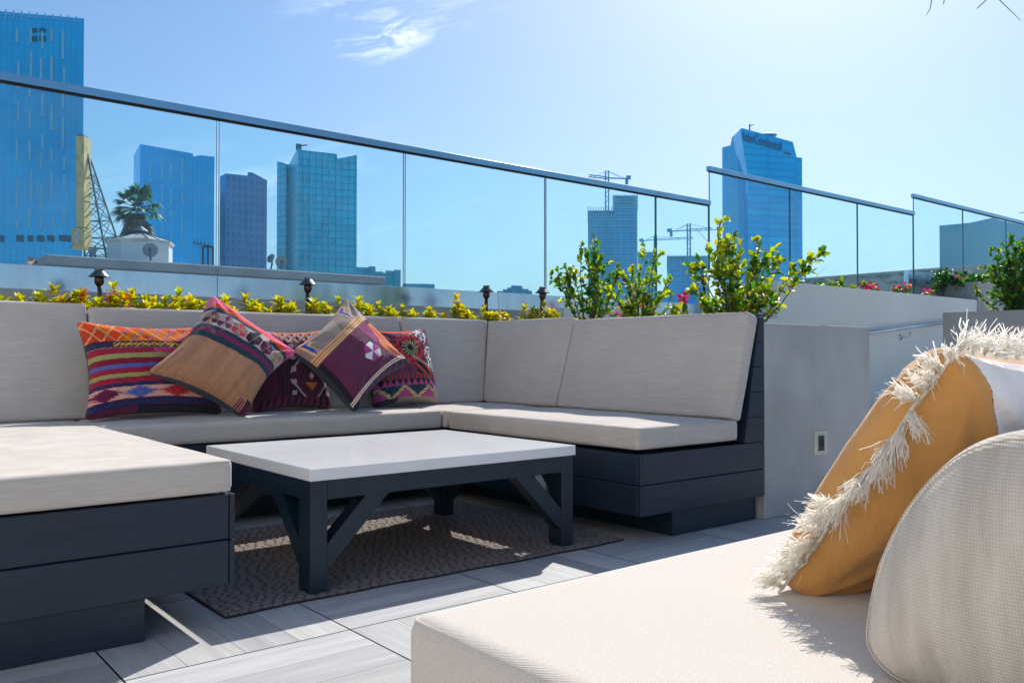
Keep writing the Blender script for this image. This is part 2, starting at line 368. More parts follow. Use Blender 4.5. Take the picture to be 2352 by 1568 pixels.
# ------------------------------------------------------------------ rug
def build_rug():
    x0, x1, y0, y1 = .978, 2.722, 2.57, 3.80; nx, ny = 330, 230; g = G()
    X = np.linspace(x0, x1, nx); Y = np.linspace(y0, y1, ny)
    vs = []; 
    def edge(x): return .012*math.sin((x-x0)*3.1+.4)+.004*math.sin(x*17)
    def ht(x, y):
        w = .038; row = (y-y0)/.031; k = math.floor(row); fy = row-k
        ph = (x+.5*w*(k % 2))/w+.9*mnoise.noise((x*7, k*1.7, 0)); fx = ph-math.floor(ph)
        sk = abs(fx-.5-(fy-.5)*.35)*2
        h = (1-sk**3)*.0035*(.6+.4*math.sin(fy*math.pi))*(1+.5*mnoise.noise((x*22, y*30, 4)))-.0035*(1-math.sin(fy*math.pi))**3
        return .008+h+.0008*mnoise.noise((x*160, y*160, 1))
    for y in Y:
        t = (y1-y)/(y1-y0)
        for x in X: vs.append((x, y+edge(x)*t, ht(x, y)))
    fs = [(j*nx+i, j*nx+i+1, (j+1)*nx+i+1, (j+1)*nx+i) for j in range(ny-1) for i in range(nx-1)]
    b = len(vs); ring = [i for i in range(nx)]+[j*nx+nx-1 for j in range(1, ny)]+[(ny-1)*nx+i for i in range(nx-2, -1, -1)]+[j*nx for j in range(ny-2, 0, -1)]
    vs += [(vs[i][0], vs[i][1], .0015) for i in ring]; R_ = len(ring)
    fs += [(ring[k], b+k, b+(k+1) % R_, ring[(k+1) % R_]) for k in range(R_)]
    g.add(vs, fs)
    m, nt, p = new_mat('braided_jute'); co = ocoord(nt)
    sx = nt.nodes.new('ShaderNodeSeparateXYZ'); L(nt, co, sx.inputs[0])
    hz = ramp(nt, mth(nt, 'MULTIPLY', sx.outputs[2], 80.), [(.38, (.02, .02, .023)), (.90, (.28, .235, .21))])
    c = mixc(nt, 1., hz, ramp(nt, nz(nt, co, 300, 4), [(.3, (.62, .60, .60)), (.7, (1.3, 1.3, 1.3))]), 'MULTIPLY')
    L(nt, c, p.inputs['Base Color']); p.inputs['Roughness'].default_value = .95; p.inputs['Specular IOR Level'].default_value = .15
    bump(nt, p, nz(nt, co, 900, 3, (1, .25, 1)), .5, .002)
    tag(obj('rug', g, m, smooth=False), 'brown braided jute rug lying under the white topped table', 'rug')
build_rug()

# ------------------------------------------------------------------ coffee table
T = thing('coffee_table', 'low coffee table with white quartz top on dark blue braced wooden legs', 'table', (1.873, 3.09, 0))
g = G(); g.bbox(1.272, 2.474, 2.608, 3.57, .383, .424, .002); obj('tabletop', g, M['quartz'], T)
lx = (1.277, 2.404); ly = (2.617, 3.476)
for i, x in enumerate(lx):
    for j, y in enumerate(ly):
        g = G(); g.bbox(x, x+.063, y, y+.085, .011, .383, .002); obj('leg', g, M['tablewood'], T)
g = G(); g.bbox(1.340, 2.404, 2.619, 2.69, .316, .3828, .0015); g.bbox(1.340, 2.404, 3.49, 3.559, .316, .3828, .0015)
g.bbox(1.279, 1.338, 2.702, 3.476, .316, .3828, .0015); g.bbox(2.406, 2.465, 2.702, 3.476, .316, .3828, .0015); obj('apron', g, M['tablewood'], T)
def brace(P4, axis, a0, a1):
    g = G(); vs = []
    for a in (a0, a1):
        for (h, z) in P4: vs.append((h, a, z) if axis == 'x' else (a, h, z))
    fs = [(0,1,2,3),(7,6,5,4),(0,4,5,1),(1,5,6,2),(2,6,7,3),(3,7,4,0)]
    if axis == 'y': fs = [f[::-1] for f in fs]
    g.add(vs, [f[::-1] for f in fs]); obj('brace', g, M['tablewood'], T)
for y in (2.622, 3.494):
    brace([(1.3402, .078), (1.3402, .165), (1.488, .3158), (1.580, .3158)], 'x', y, y+.062)
    brace([(2.4038, .165), (2.4038, .078), (2.160, .3158), (2.252, .3158)], 'x', y, y+.062)
for x in (1.283, 2.409):
    brace([(2.7022, .165), (2.7022, .078), (2.94, .3158), (2.85, .3158)], 'y', x, x+.052)
    brace([(3.4758, .078), (3.4758, .165), (3.328, .3158), (3.236, .3158)], 'y', x, x+.052)

# ------------------------------------------------------------------ rounded cushions
def cushion_mesh(dims, r=.025, puff=.012, seed=0, wr=.004, pz=1., seg=26, face=2, taper=None):
    """rounded box about the origin; `face` axis is the thickness that puffs"""
    hd = np.array(dims)/2; g = G()
    def axis_pts(h):
        n = max(4, int(seg*h/.6)+3); e = [-h, -h+r*.3, -h+r*.7, -h+r*1.15]
        return e+list(np.linspace(-h+r*1.6, h-r*1.6, n))+[-q for q in e[::-1]]
    ax = [axis_pts(h) for h in hd]; vid = {}; vs = []
    def vert(i, j, k):
        key = (i, j, k)
        if key in vid: return vid[key]
        p = np.array([ax[0][i], ax[1][j], ax[2][k]]); inner = np.clip(p, -(hd-r), hd-r); d = p-inner; nn = np.linalg.norm(d)
        if nn > 1e-9: p = inner+d/nn*r
        q = p/hd; w = 1.
        for a in range(3):
            if a != face: w *= max(0, 1-abs(q[a])**4)
        sgn = np.sign(q[face])*min(1, abs(q[face])*1.2)
        p[face] += sgn*puff*w
        nv = mnoise.noise((p[0]*4.1+seed*7.3, p[1]*4.1, p[2]*4.1+seed)); nv2 = mnoise.noise((p[0]*15+seed, p[1]*11, p[2]*13))
        p[face] += sgn*wr*(nv+.35*nv2)*w
        for a in range(3):
            if a != face:
                w2 = max(0, 1-abs(q[3-a-face])**4)*abs(q[a])**3*np.sign(q[a]); p[a] += w2*(puff*.45+wr*.7*nv)
        vid[key] = len(vs); vs.append(p); return vid[key]
    N = [len(a) for a in ax]; fs = []
    for k in (0, N[2]-1):
        for i in range(N[0]-1):
            for j in range(N[1]-1):
                q = (vert(i,j,k), vert(i+1,j,k), vert(i+1,j+1,k), vert(i,j+1,k)); fs.append(q if k else q[::-1])
    for j in (0, N[1]-1):
        for i in range(N[0]-1):
            for k in range(N[2]-1):
                q = (vert(i,j,k), vert(i+1,j,k), vert(i+1,j,k+1), vert(i,j,k+1)); fs.append(q if not j else q[::-1])
    for i in (0, N[0]-1):
        for j in range(N[1]-1):
            for k in range(N[2]-1):
                q = (vert(i,j,k), vert(i,j+1,k), vert(i,j+1,k+1), vert(i,j,k+1)); fs.append(q if i else q[::-1])
    g.add(vs, fs); return g
def place(g, M3, c):
    M3 = np.array(M3); c = np.array(c)
    g.v = [tuple(M3 @ np.array(v)+c) for v in g.v]
def local(o, g, Mx, c):
    # keep mesh axes local so that cloth grain follows the cushion
    from mathutils import Matrix
    o.matrix_local = Matrix(((*Mx[0], c[0]), (*Mx[1], c[1]), (*Mx[2], c[2]), (0, 0, 0, 1)))
def piping(hd, face, r, sd=1, off=.0):
    a, b = [q for q in range(3) if q != face]; pts = []; n = 6
    rr = r*.6; A = hd[a]-r*.30; B = hd[b]-r*.30
    for (sa, sb, t0) in ((1, 1, 0), (-1, 1, 90), (-1, -1, 180), (1, -1, 270)):
        for k in range(n+1):
            t = math.radians(t0+90*k/n); p = [0, 0, 0]
            p[a] = sa*(A-rr)+rr*math.cos(t); p[b] = sb*(B-rr)+rr*math.sin(t); p[face] = sd*(hd[face]-r*.30); pts.append(p)
    pts.append(pts[0]); g = G(); g.tube(pts, .0030, 6, cap=False); return g
ID = ((1, 0, 0), (0, 1, 0), (0, 0, 1))
def cushion(name, label, dims, c, Mx=ID, group='cushions of the built in sofa', face=2, seed=0, mat='cushion', r=.022, puff=.008, wr=.004, cat='cushion', miter=(0, 0)):
    def mit(g):
        if miter == (0, 0): return g
        hx, hz = dims[0]/2, dims[2]/2; out = []
        for v in g.v:
            v = np.array(v, float); t = v[2]/hz*.5+.5; u = v[0]/hx
            v[0] += (miter[1]*max(0, u)-miter[0]*max(0, -u))*t; out.append(tuple(v))
        g.v = out; return g
    o = obj(name, mit(cushion_mesh(dims, r, puff, seed, wr, face=face)), M[mat], None, True); local(o, None, Mx, c); tag(o, label, cat, group)
    for sd in (1, -1):
        p = obj('piping', mit(piping(np.array(dims)/2, face, r, sd)), M[mat], None, True); p.parent = o
    return o
SG = 'seat cushions of the built in sofa'; BGp = 'back cushions of the built in sofa'
def bb(x0, x1, y0, y1, z0, z1): return (x1-x0, y1-y0, z1-z0), ((x0+x1)/2, (y0+y1)/2, (z0+z1)/2)
for i, (bx, lab) in enumerate([
    ((-.55, .957, 2.462, 4.47, .401, .495), 'long sunlit chaise seat cushion in the left foreground beside the table'),
    ((.967, 2.69, 3.90, 4.48, .40, .495), 'seat cushion carrying the five patterned pillows behind the table'),
    ((2.70, 3.40, 3.885, 4.48, .40, .493), 'square seat cushion in the corner of the sofa'),
    ((2.70, 3.402, 2.468, 3.865, .397, .492), 'grey seat cushion on the right arm of the sofa beside the concrete block')]):
    d, c = bb(*bx); cushion('seat_cushion', lab, d, c, group=SG, seed=i, r=.018, puff=.010, wr=.007, cat='seat cushion')
def tilt_frame(base, xdir, lean):   # local x along xdir, z up leaned away
    x = np.array(xdir, float); back = np.cross([0, 0, 1.], x)   # +90deg ccw
    z = np.array([0, 0, 1.])*math.cos(lean)+back*math.sin(lean); y = np.cross(z, x)
    return np.stack([x, y, z], 1)
LEAN = math.atan2(.152, .51); hb = .515; th = .085
def backcush(p0, p1, label, seed, hh=hb, kl=0., kr=0.):
    p0 = np.array(p0, float); p1 = np.array(p1, float); Ln = np.linalg.norm(p1-p0); x = (p1-p0)/Ln
    Mx = tilt_frame(None, x, LEAN); c = (p0+p1)/2+Mx[:, 1]*th/2+Mx[:, 2]*hh/2
    cushion('back_cushion', label, (Ln-.006, th, hh), tuple(c), [tuple(r_) for r_ in Mx], BGp, face=1, seed=seed, r=.02, puff=.006, wr=.003, cat='back cushion', miter=(kl, kr))
zb = .506
backcush((-.75, 4.385, zb), (1.035, 4.385, zb), 'tall back cushion at the left end behind the chaise seat', 11, .572)
backcush((1.038, 4.385, zb), (2.812, 4.385, zb), 'long back cushion behind the row of patterned pillows', 12, .556)
backcush((2.815, 4.385, zb), (3.362, 4.385, zb), 'bare back cushion left of the sofa corner', 13, .556, 0, .145)
backcush((3.335, 4.384, zb), (3.335, 3.69, zb), 'narrow back cushion right of the sofa corner', 14, .545, .155, 0)
backcush((3.335, 3.686, zb), (3.335, 2.462, zb), 'wide back cushion at the right end of the sofa by the concrete block', 15, .528)

# ------------------------------------------------------------------ sofa base (one thing: box, plinths, backs)
S = thing('sofa_frame', 'U shaped built in sofa frame of charcoal painted boards on recessed plinths', 'sofa frame', (2, 3.5, 0))
def board(x0, x1, y0, y1, z0, z1, par=S, name='board', bev=.0025):
    g = G(); g.bbox(x0, x1, y0, y1, z0, z1, bev); return obj(name, g, M['wood'], par)
zl = [(.127, .259), (.262, .393)]; zr = [(.117, .246), (.249, .378)]
g = G(); g.box(-.52, .945, 2.50, 4.5, .13, .388); g.box(.90, 2.9, 3.955, 4.5, .13, .388); g.box(2.73, 3.58, 2.48, 4.5, .125, .374); obj('inner_box', g, M['wood'], S)
for (a, b) in zl:
    board(-.55, .9515, 2.478, 2.499, a, b); board(.9545, .969, 2.478, 2.497, a, b, name='corner_trim'); board(.947, .968, 2.4985, 3.93, a, b); board(.97, 2.70, 3.932, 3.953, a, b)
for (a, b) in zr:
    board(2.7225, 3.594, 2.457, 2.478, a, b); board(2.706, 2.7205, 2.457, 2.477, a, b, name='corner_trim'); board(2.7065, 2.728, 2.479, 3.93, a, b)
g = G(); g.bbox(-.5, .727, 2.512, 4.4, .001, .1265, .002); obj('plinth', g, M['wood'], S)
g = G(); g.bbox(1.2, 2.7, 4.15, 4.4, .001, .1265, .002); obj('plinth', g, M['wood'], S)
g = G(); g.bbox(2.952, 3.572, 2.492, 4.4, .001, .1165, .002); obj('plinth', g, M['wood'], S)
# sloping slatted back of the right arm: boards stacked, front edge sloping
def sloped(x0b, x0t, x1, y0, y1, z0, z1):
    g = G(); g.add([(x0b, y0, z0), (x1, y0, z0), (x1, y1, z0), (x0b, y1, z0), (x0t, y0, z1), (x1, y0, z1), (x1, y1, z1), (x0t, y1, z1)],
                   [(0,3,2,1),(4,5,6,7),(0,1,5,4),(1,2,6,5),(2,3,7,6),(3,0,4,7)]); return g
zz = np.linspace(.381, .985, 6); k = (3.551-3.425)/(.985-.381)
for i in range(5):
    z0, z1 = zz[i]+.0015, zz[i+1]-.0015; f0 = 3.434+(z0-.381)*k; f1 = 3.434+(z1-.381)*k
    obj('board', sloped(f0, f1, 3.594, 2.4575, 2.477, z0, z1), M['wood'], S)
obj('backrest_frame', sloped(3.431, 3.549, 3.594, 2.479, 4.62, .381, .985), M['wood'], S)
g = G(); g.bbox(3.553, 3.597, 2.455, 4.66, .987, .999, .002); obj('cap', g, M['wood'], S)
g = G(); g.add([(-.75, 4.50, .39), (3.6, 4.50, .39), (3.6, 4.66, .39), (-.75, 4.66, .39), (-.75, 4.635, .985), (3.6, 4.635, .985), (3.6, 4.66, .985), (-.75, 4.66, .985)],
        [(0,3,2,1),(4,5,6,7),(0,1,5,4),(1,2,6,5),(2,3,7,6),(3,0,4,7)]); obj('backrest_frame', g, M['wood'], S)

# ------------------------------------------------------------------ concrete planters and walls
g = G()
g.bbox(3.598, 4.604, 2.457, 2.57, .0, .958, .004); g.bbox(3.602, 3.70, 2.571, 4.75, .0, .956, .003); g.bbox(4.50, 4.602, 2.571, 4.75, 0, .956, .003)
W1 = tag(obj('concrete_planter', g, M['conc']), 'smooth grey concrete planter block at the right end of the sofa', 'planter')
g = G(); g.box(3.701, 4.499, 2.571, 4.75, .2, .91); o = obj('soil', g, M['soil']); o.parent = W1
g = G(); g.box(3.576, 3.5965, 2.5, 4.5, .001, .118); obj('plinth', g, M['concd'], S)
g = G(); g.bbox(-3.5, 7.4, 4.67, 4.76, 0, .955, .003); g.box(-3.5, 4.6, 4.761, 5.70, .5, .90, 1); g.bbox(4.62, 7.4, 4.77, 5.20, .3, .40, .003)
tag(obj('planter_wall', g, [M['conc'], M['soil']]), 'low concrete planter running behind the sofa, filled with small shrubs', 'planter')
g = G(); g.bbox(4.7, 4.8, 4.3, 5.19, .5, 1.075, .003); g.bbox(4.8, 7.845, 5.2, 5.3, -.2, 1.19, .003); 
g.bbox(7.85, 12.725, 5.2, 5.32, -.2, 1.577, .004); g.bbox(7.85, 7.95, 5.321, 5.74, .5, 1.574, .003)
g.box(4.81, 7.84, 5.301, 5.7, .5, 1.10, 1); g.box(7.951, 12.73, 5.321, 5.70, .5, 1.50, 1)
tag(obj('ramp_wall', g, [M['stucco'], M['soil']]), 'long pale stucco planter wall with a raised step, carrying the steel handrail', 'wall')
g = G(); g.bbox(12.73, 12.85, 5.19, 6.1, 1.0, 1.84, .004); g.bbox(12.851, 20, 5.19, 5.30, -.2, 1.836, .004); g.box(12.851, 20, 5.301, 6.0, 1.2, 1.78, 1)
tag(obj('upper_planter', g, [M['concd'], M['soil']]), 'raised brown grey planter end beyond the ramp with pink bougainvillea', 'planter')
g = G(); g.bbox(8.0, 8.12, -3, 3.57, -.2, 1.187, .004); g.bbox(8.121, 9.4, 3.45, 3.57, -.2, 1.185, .004); g.box(8.121, 9.4, -3, 3.449, .5, 1.12, 1)
tag(obj('bush_planter', g, [M['concd'], M['soil']]), 'brown grey concrete planter holding the dense round bush', 'planter')
# ramp surface
g = G(); g.add([(4.605, 2.5, .003), (7.99, 2.5, .003), (7.99, 5.19, .003), (4.605, 5.19, .003)], [(0, 1, 2, 3)])
g.add([(8.13, 3.58, .02), (20, 3.58, 1.0), (20, 5.19, 1.0), (8.13, 5.19, .02)], [(0, 1, 2, 3)]); structure(obj('ramp', g, M['conc']))
# curb and cladding beneath glass
def xr(px): d = ray(px, 600); return O[0]+d[0]/d[1]*5.8
g = G(); g.bbox(-3.5, 14.5, 5.705, 5.95, 0, 1.189, .003); tag(obj('curb_wall', g, M['conc']), 'concrete upstand under the steel cladding of the glass balustrade', 'wall')
C = thing('steel_cladding', 'blue grey stainless steel cladding band under the glass panels', 'cladding', (0, 5.8, 1.19))
cx = -2.75
for i in range(9):
    g = G(); z1 = 1.338; g.bbox(cx, cx+2.436, 5.770, 5.83, 1.191, z1, .0015); obj('panel', g, M['clad'], C); cx += 2.44 if i != 3 else 2.44
g = G(); g.bbox(7.9, 12.1, 5.775, 5.826, 1.339, 1.60, .002); obj('panel', g, M['clad'], C)
g = G(); g.bbox(12.2, 19, 5.92, 5.99, 1.8, 2.02, .002); obj('panel', g, M['clad'], C)

# ------------------------------------------------------------------ glass balustrade
def balustrade(label, x0, x1, seams, zb_, zt, yy=5.8, ext=0):
    B = thing('glass_balustrade', label, 'railing', (x0, yy, zb_), 'stepped glass balustrades along the terrace edge')
    xs = [x0]+list(seams)+[x1]
    for a, b in zip(xs[:-1], xs[1:]):
        g = G(); g.box(a+.008, b-.008, yy-.007, yy+.007, zb_, zt+.01)
        g.m = [1 if i in (0, 1, 3, 5) else 0 for i in range(len(g.f))]
        # single tinted sheet: keep the front face, drop the back face so the tint counts once
        g.f = [q for i, q in enumerate(g.f) if i != 4]; g.m = [q for i, q in enumerate(g.m) if i != 4]; g.c = g.c[:5]; g.uv = g.uv[:5]
        obj('glass_panel', g, [M['glass'], M['glassedge']], B)
    g = G(); g.bbox(x0-.01, x1+.01, yy-.026, yy+.026, zt, zt+.052, .003); r_ = obj('top_rail', g, M['railsteel'], B)
    g = G(); g.box(x0, x1, yy-.012, yy+.012, zt-.010, zt-.0005); o = obj('rail_gasket', g, M['black'], r_)
pw = .2578*5.8
zt1 = .8+.279*5.8-.004
balustrade('longest lowest glass balustrade with six panels behind the sofa', -3.85, 7.48, [.640+pw*k for k in (-2, -1, 0, 1, 2, 3, 4)][:], 1.3385, zt1)
balustrade('middle glass balustrade, stepped up behind the leafy shrubs', 7.482, 12.10, [9.015, 10.57], 1.602, .8+.3425*5.8)
balustrade('far right glass balustrade, highest of the three steps', 12.104, 19.5, [13.70, 15.32, 16.94, 18.56], 1.62, .8+.386*5.8)

# wall handrail on the ramp
Hn = thing('handrail', 'polished steel handrail fixed to the pale ramp wall', 'handrail', (9.6, 5.13, 1.0))
a = Yp(1900, 775.5, 5.13); b = Yp(2230, 733.5, 5.13); g = G(); g.tube([a, b], .019, 16); obj('rail', g, M['steel'], Hn, True)
bp = Yp(2085, 757, 5.13); g = G(); g.tube([bp+np.array([.06, 0, -.02]), bp+np.array([.06, 0, -.075]), bp+np.array([.04, .0, -.09]), bp+np.array([-.03, .03, -.09]), bp+np.array([-.05, .066, -.09])], .007, 8)
g.tube([bp+np.array([-.05, .06, -.09]), bp+np.array([-.05, .0695, -.09])], .036, 16); obj('bracket', g, M['steel'], Hn, True)
# recessed step light in the concrete block
st = thing('step_light', 'small ivory step light with a dark recess on the grey concrete block', 'light', (4.087, 2.457, .34))
g = G(); x0, x1, z0, z1 = 4.025, 4.150, .280, .403; xa, xb, za, zb2 = 4.062, 4.116, .300, .380
for q in ((x0, xa-.0005, z0, z1), (xb+.0005, x1, z0, z1), (xa, xb, z0, za), (xa, xb, zb2, z1)): g.bbox(q[0], q[1], 2.450, 2.4565, q[2], q[3], .0008)
obj('plate', g, M['plastic'], st)
g = G(); g.box(xa+.001, xb-.001, 2.447, 2.4565, za+.001, zb2-.001); fr = obj('bezel', g, M['brown'], st)
g = G(); g.add([(xa+.014, 2.4462, za+.018), (xb-.012, 2.4462, za+.018), (xb-.012, 2.4462, zb2-.016), (xa+.014, 2.4462, zb2-.016)], [(0, 1, 2, 3)]); o = obj('recess', g, M['black'], fr)
g = G()
for (x, z) in ((4.072, .39), (4.106, .39), (4.072, .29), (4.106, .29)): g = G(); g.tube([(x, 2.450, z), (x, 2.4485, z)], .0028, 8); obj('screw', g, M['steel'], st)

# ------------------------------------------------------------------ path lights
def path_light(base, label, ztop, lean):
    t = thing('path_light', label, 'garden light', base, 'bronze path lights in the planter')
    tp = np.array([base[0]+lean[0], base[1]+lean[1], ztop]); bs = np.array(base, float)
    g = G(); g.tube([bs, bs+(tp-bs)*.5, tp-np.array([0, 0, .05])], .0135, 10); obj('post', g, M['bronze'], t, True)
    g = G(); g.lathe(tp-np.array([0, 0, .088]), [(.013, 0), (.024, .016), (.027, .036), (.024, .046), (.022, .06)], 18); obj('collar', g, M['bronze'], t, True)
    g = G(); g.lathe(tp-np.array([0, 0, .034]), [(.018, .004), (.057, -.001), (.058, .001), (.026, .033), (.0245, .036), (.0255, .042), (.0255, .047), (.020, .049)], 24); obj('shade', g, M['hat'], t)
LP = [((228, 622, 5.25), 0.02, 'leftmost bronze path light, above the seam by the striped pillow'), ((707, 642, 5.2), 0., 'bronze path light standing between the two tilted pillows'),
      ((1117, 660, 5.2), 0., 'bronze path light standing left of the sofa corner'), ((1246, 663, 5.0), -.03, 'bronze path light leaning beside the leftmost leafy shrub'),
      ((1617, 634, 5.2), .01, 'bronze path light half hidden in the largest leafy shrub')]
for (px, py, yy), ln, lab in LP:
    q = Yp(px, py, yy); path_light((q[0]+ln, q[1], .9), lab, q[2], (-ln, 0))

# ------------------------------------------------------------------ plants
GREEN = [lin(c) for c in ('33551f', '447028', '568a2a', '3c6424', '64902e')]
YEL = [lin(c) for c in ('98a824', 'b4b822', '86a02a', 'a8a422')]
def leaf(g, p, d, nrm, ln, w, col, col2=None, fold=.25, curl=.2):
    d = d/np.linalg.norm(d); s = np.cross(d, nrm); s /= np.linalg.norm(s)+1e-9; n = np.cross(s, d)
    ts = (0, .22, .5, .78, 1.); ws = (.12, .78, 1., .72, .05); vs = []
    for t, ww in zip(ts, ws):
        c = p+d*ln*t-n*ln*curl*t*t; vs += [c+s*w*ww*.5+n*w*fold*ww*.5, c, c-s*w*ww*.5+n*w*fold*ww*.5]
    base = len(g.v); fs = []
    for i in range(4):
        a = i*3; fs += [(a, a+1, a+4, a+3), (a+1, a+2, a+5, a+4)]
    c2 = col if col2 is None else col2
    b = len(g.v); g.v += [tuple(map(float, q)) for q in vs]
    for k, q in enumerate(fs):
        g.f.append(tuple(b+i for i in q)); g.m.append(0); g.uv.append(None)
        g.c.append([c2 if (i % 3) != 1 or i in (1, 13) and False else col for i in q])
def rv(r): return np.array([r.gauss(0, 1), r.gauss(0, 1), r.gauss(0, 1)])
def euonymus(base, h, w, label, seed, rust=False):
    r = random.Random(seed); t = thing('golden_shrub', label, 'shrub', base, 'golden variegated shrubs in the row behind the sofa')
    gs = G(); gl = G(); b = np.array(base, float)
    ns_ = max(4, int(w/.013))
    for s in range(ns_):
        hh = h*(r.uniform(.62, .9) if s else 1.); top = b+np.array([((s+.5)/ns_-.5)*w+r.uniform(-.01, .01), r.uniform(-.07, .07), hh])
        st_ = b+np.array([(top-b)[0]*.5, (top-b)[1]*.5, 0]); mid = (st_+top)/2+rv(r)*.006
        gs.tube([st_, mid, top], [.0028, .0022, .0016], 4, col=None)
        for lv in range(r.choice((3, 4, 4))):
            p = top-np.array([0, 0, .017])*lv-(top-mid)*.02; nn = r.choice((5, 6))
            for k in range(nn):
                a = 2*math.pi*(k+.5*lv)/nn+r.uniform(-.3, .3); el = math.radians((66, 36, 16, 0)[lv]+r.uniform(-15, 15))
                d = np.array([math.cos(a)*math.cos(el), math.sin(a)*math.cos(el), math.sin(el)])
                y = lin('cdb414') if r.random() < .6 else lin('b4b41e')
                if rust and r.random() < .2: y = lin('b5521a')
                gr = lin('6c8a20') if r.random() < .55 else y*.85
                leaf(gl, p, d, np.array([-d[0]*.6, -d[1]*.6, 1.]), r.uniform(.042, .064), r.uniform(.022, .031), gr*r.uniform(.8, 1.2), y*r.uniform(.75, 1.15), .35, .25)
    obj('stem', gs, M['stem'], t); obj('foliage', gl, M['leaf'], t, True)
EU = [(14, 680, .12, 0), (62, 690, .10, 0), (100, 682, .10, 0), (158, 666, .14, 1), (210, 682, .13, 0), (255, 704, .06, 1), (270, 660, .08, 1), (322, 674, .10, 0), (357, 694, .07, 0),
      (395, 692, .08, 0), (428, 676, .13, 0), (455, 688, .08, 0), (522, 690, .11, 0), (592, 684, .14, 0), (646, 694, .08, 0), (664, 688, .10, 0), (733, 694, .10, 0), (792, 690, .08, 0), (835, 690, .14, 0),
      (895, 700, .12, 0), (938, 708, .10, 0), (1000, 712, .10, 0), (1042, 684, .06, 0), (1068, 706, .12, 0), (1125, 712, .10, 0), (1156, 722, .06, 1), (1213, 706, .09, 0), (1268, 700, .10, 0)]
ordn = ['first', 'second', 'third', 'fourth', 'fifth', 'sixth', 'seventh', 'eighth', 'ninth', 'tenth', 'eleventh', 'twelfth', 'thirteenth', 'fourteenth', 'fifteenth', 'sixteenth', 'seventeenth', 'eighteenth', 'nineteenth', 'twentieth', 'twenty-first', 'twenty-second', 'twenty-third', 'twenty-fourth', 'twenty-fifth', 'twenty-sixth', 'twenty-seventh', 'twenty-eighth']
for i, (px, py, w, ru) in enumerate(EU):
    yy = 4.93+.05*((i*7) % 3-1); q = Yp(px, py, yy); base = (q[0], yy, .90)
    nm = ('rust tinged' if ru else ('wide' if w > .11 else ('slender' if w < .085 else 'low')))+' golden leaved shrub, %s from the left in the row behind the sofa' % ordn[i]
    euonymus(base, q[2]-.90-.012, w*.92, nm, 40+i, bool(ru))

def bushy(name, label, cat, base, stems, leaf_len, seed, ycol=.4, dens=1., group=None, twig=None):
    """stems: list of (dx,dy,height); leaves alternate up each stem and its side twigs"""
    r = random.Random(seed); t = thing(name, label, cat, base, group); gs = G(); gl = G(); b = np.array(base, float)
    def lv(p, d, yel):
        up_ = np.array([0, 0, 1.])*.9+rv(r)*.55
        col = (r.choice(YEL) if r.random() < yel else r.choice(GREEN))*r.uniform(.8, 1.15); s = leaf_len*r.uniform(.6, 1.1)
        leaf(gl, p, d, up_, s, s*.6, col, None, .3, r.uniform(-.05, .3))
    def run(p0, p1, rad, side, yel):
        p0 = np.array(p0); p1 = np.array(p1); Lh = np.linalg.norm(p1-p0); n = max(4, int(Lh/.05)); pts = []; off = rv(r)*.02
        for k in range(n+1):
            tt = k/n; pts.append(p0+(p1-p0)*tt+off*math.sin(tt*math.pi)+rv(r)*.003)
        gs.tube(pts, [rad*(1-.7*k/n) for k in range(n+1)], 5)
        for k in range(n*2):
            tt = (k+.5)/(n*2)
            if tt < .12 and side: continue
            i = min(int(tt*n), n-1); p = pts[i]+(pts[i+1]-pts[i])*(tt*n-i); ax = (p1-p0)/Lh
            for _ in range(2 if r.random() < .6*dens else 1):
                d = ax*.7+rv(r)*.75; lv(p, d, yel*(.4+.9*tt))
            if side and r.random() < .34*dens and tt > .15:
                d = ax*.8+rv(r)*.55; d[2] = abs(d[2]); d /= np.linalg.norm(d); run(p, p+d*Lh*r.uniform(.22, .4)*(1.15-tt*.6), rad*.5, False, yel)
        for _ in range(3): lv(pts[-1], ax*1.2+rv(r)*.4, yel*1.6)
    for (dx, dy, hh) in stems: run(b+np.array([dx*.12, dy*.12, 0]), b+np.array([dx, dy, hh]), .006, True, ycol)
    if twig:
        for (a_, b_) in twig: gs.tube([b+np.array(a_), b+(np.array(a_)+np.array(b_))/2+rv(r)*.02, b+np.array(b_)], [.0016, .0012, .0006], 4)
    obj('stem', gs, M['stem'], t); obj('foliage', gl, M['leaf'], t, True); return t
def fan(n, wR, h, seed, lean=0.):
    r = random.Random(seed); out = []
    for k in range(n):
        u = (k+.5)/n*2-1; lat = u*wR+lean
        hh = h*(1-.35*abs(u)**1.5)*r.uniform(.82, 1.0)
        d = rt*lat*r.uniform(.85, 1.1)+np.array([fw[0], fw[1], 0])*r.uniform(-.12, .12); out.append((d[0], d[1], hh))
    return out
bushy('leafy_shrub', 'dark green leafy shrub, leftmost of the three big shrubs, behind the sofa corner', 'shrub', (4.3, 4.4, .91), [(d[0], d[1], hh*1.) for d, hh in []]+fan(9, .235, .66, 5)+[(rt[0]*.04, rt[1]*.04, .73)], .046, 5, .32, .8, 'leafy shrubs behind the sofa')
bushy('leafy_shrub', 'yellow green leafy shrub in the middle of the three big shrubs', 'shrub', (4.1, 3.72, .91), fan(9, .225, .46, 6)+[(rt[0]*.09, rt[1]*.09, .54)], .046, 6, .55, .8, 'leafy shrubs behind the sofa')
bushy('leafy_shrub', 'largest yellow green leafy shrub spreading above the right back cushion', 'shrub', (4.2, 3.03, .91), fan(12, .34, .60, 7, .0)+[(rt[0]*-.13, rt[1]*-.13, .66), (rt[0]*.40, rt[1]*.40, .46), (rt[0]*-.27, rt[1]*-.27, .27)], .048, 8, .55, .75, 'leafy shrubs behind the sofa',
      [((rt[0]*-.16, rt[1]*-.16, .5), (rt[0]*-.26, rt[1]*-.26, .63)), ((rt[0]*.38, rt[1]*.38, .4), (rt[0]*.5, rt[1]*.5, .40))])
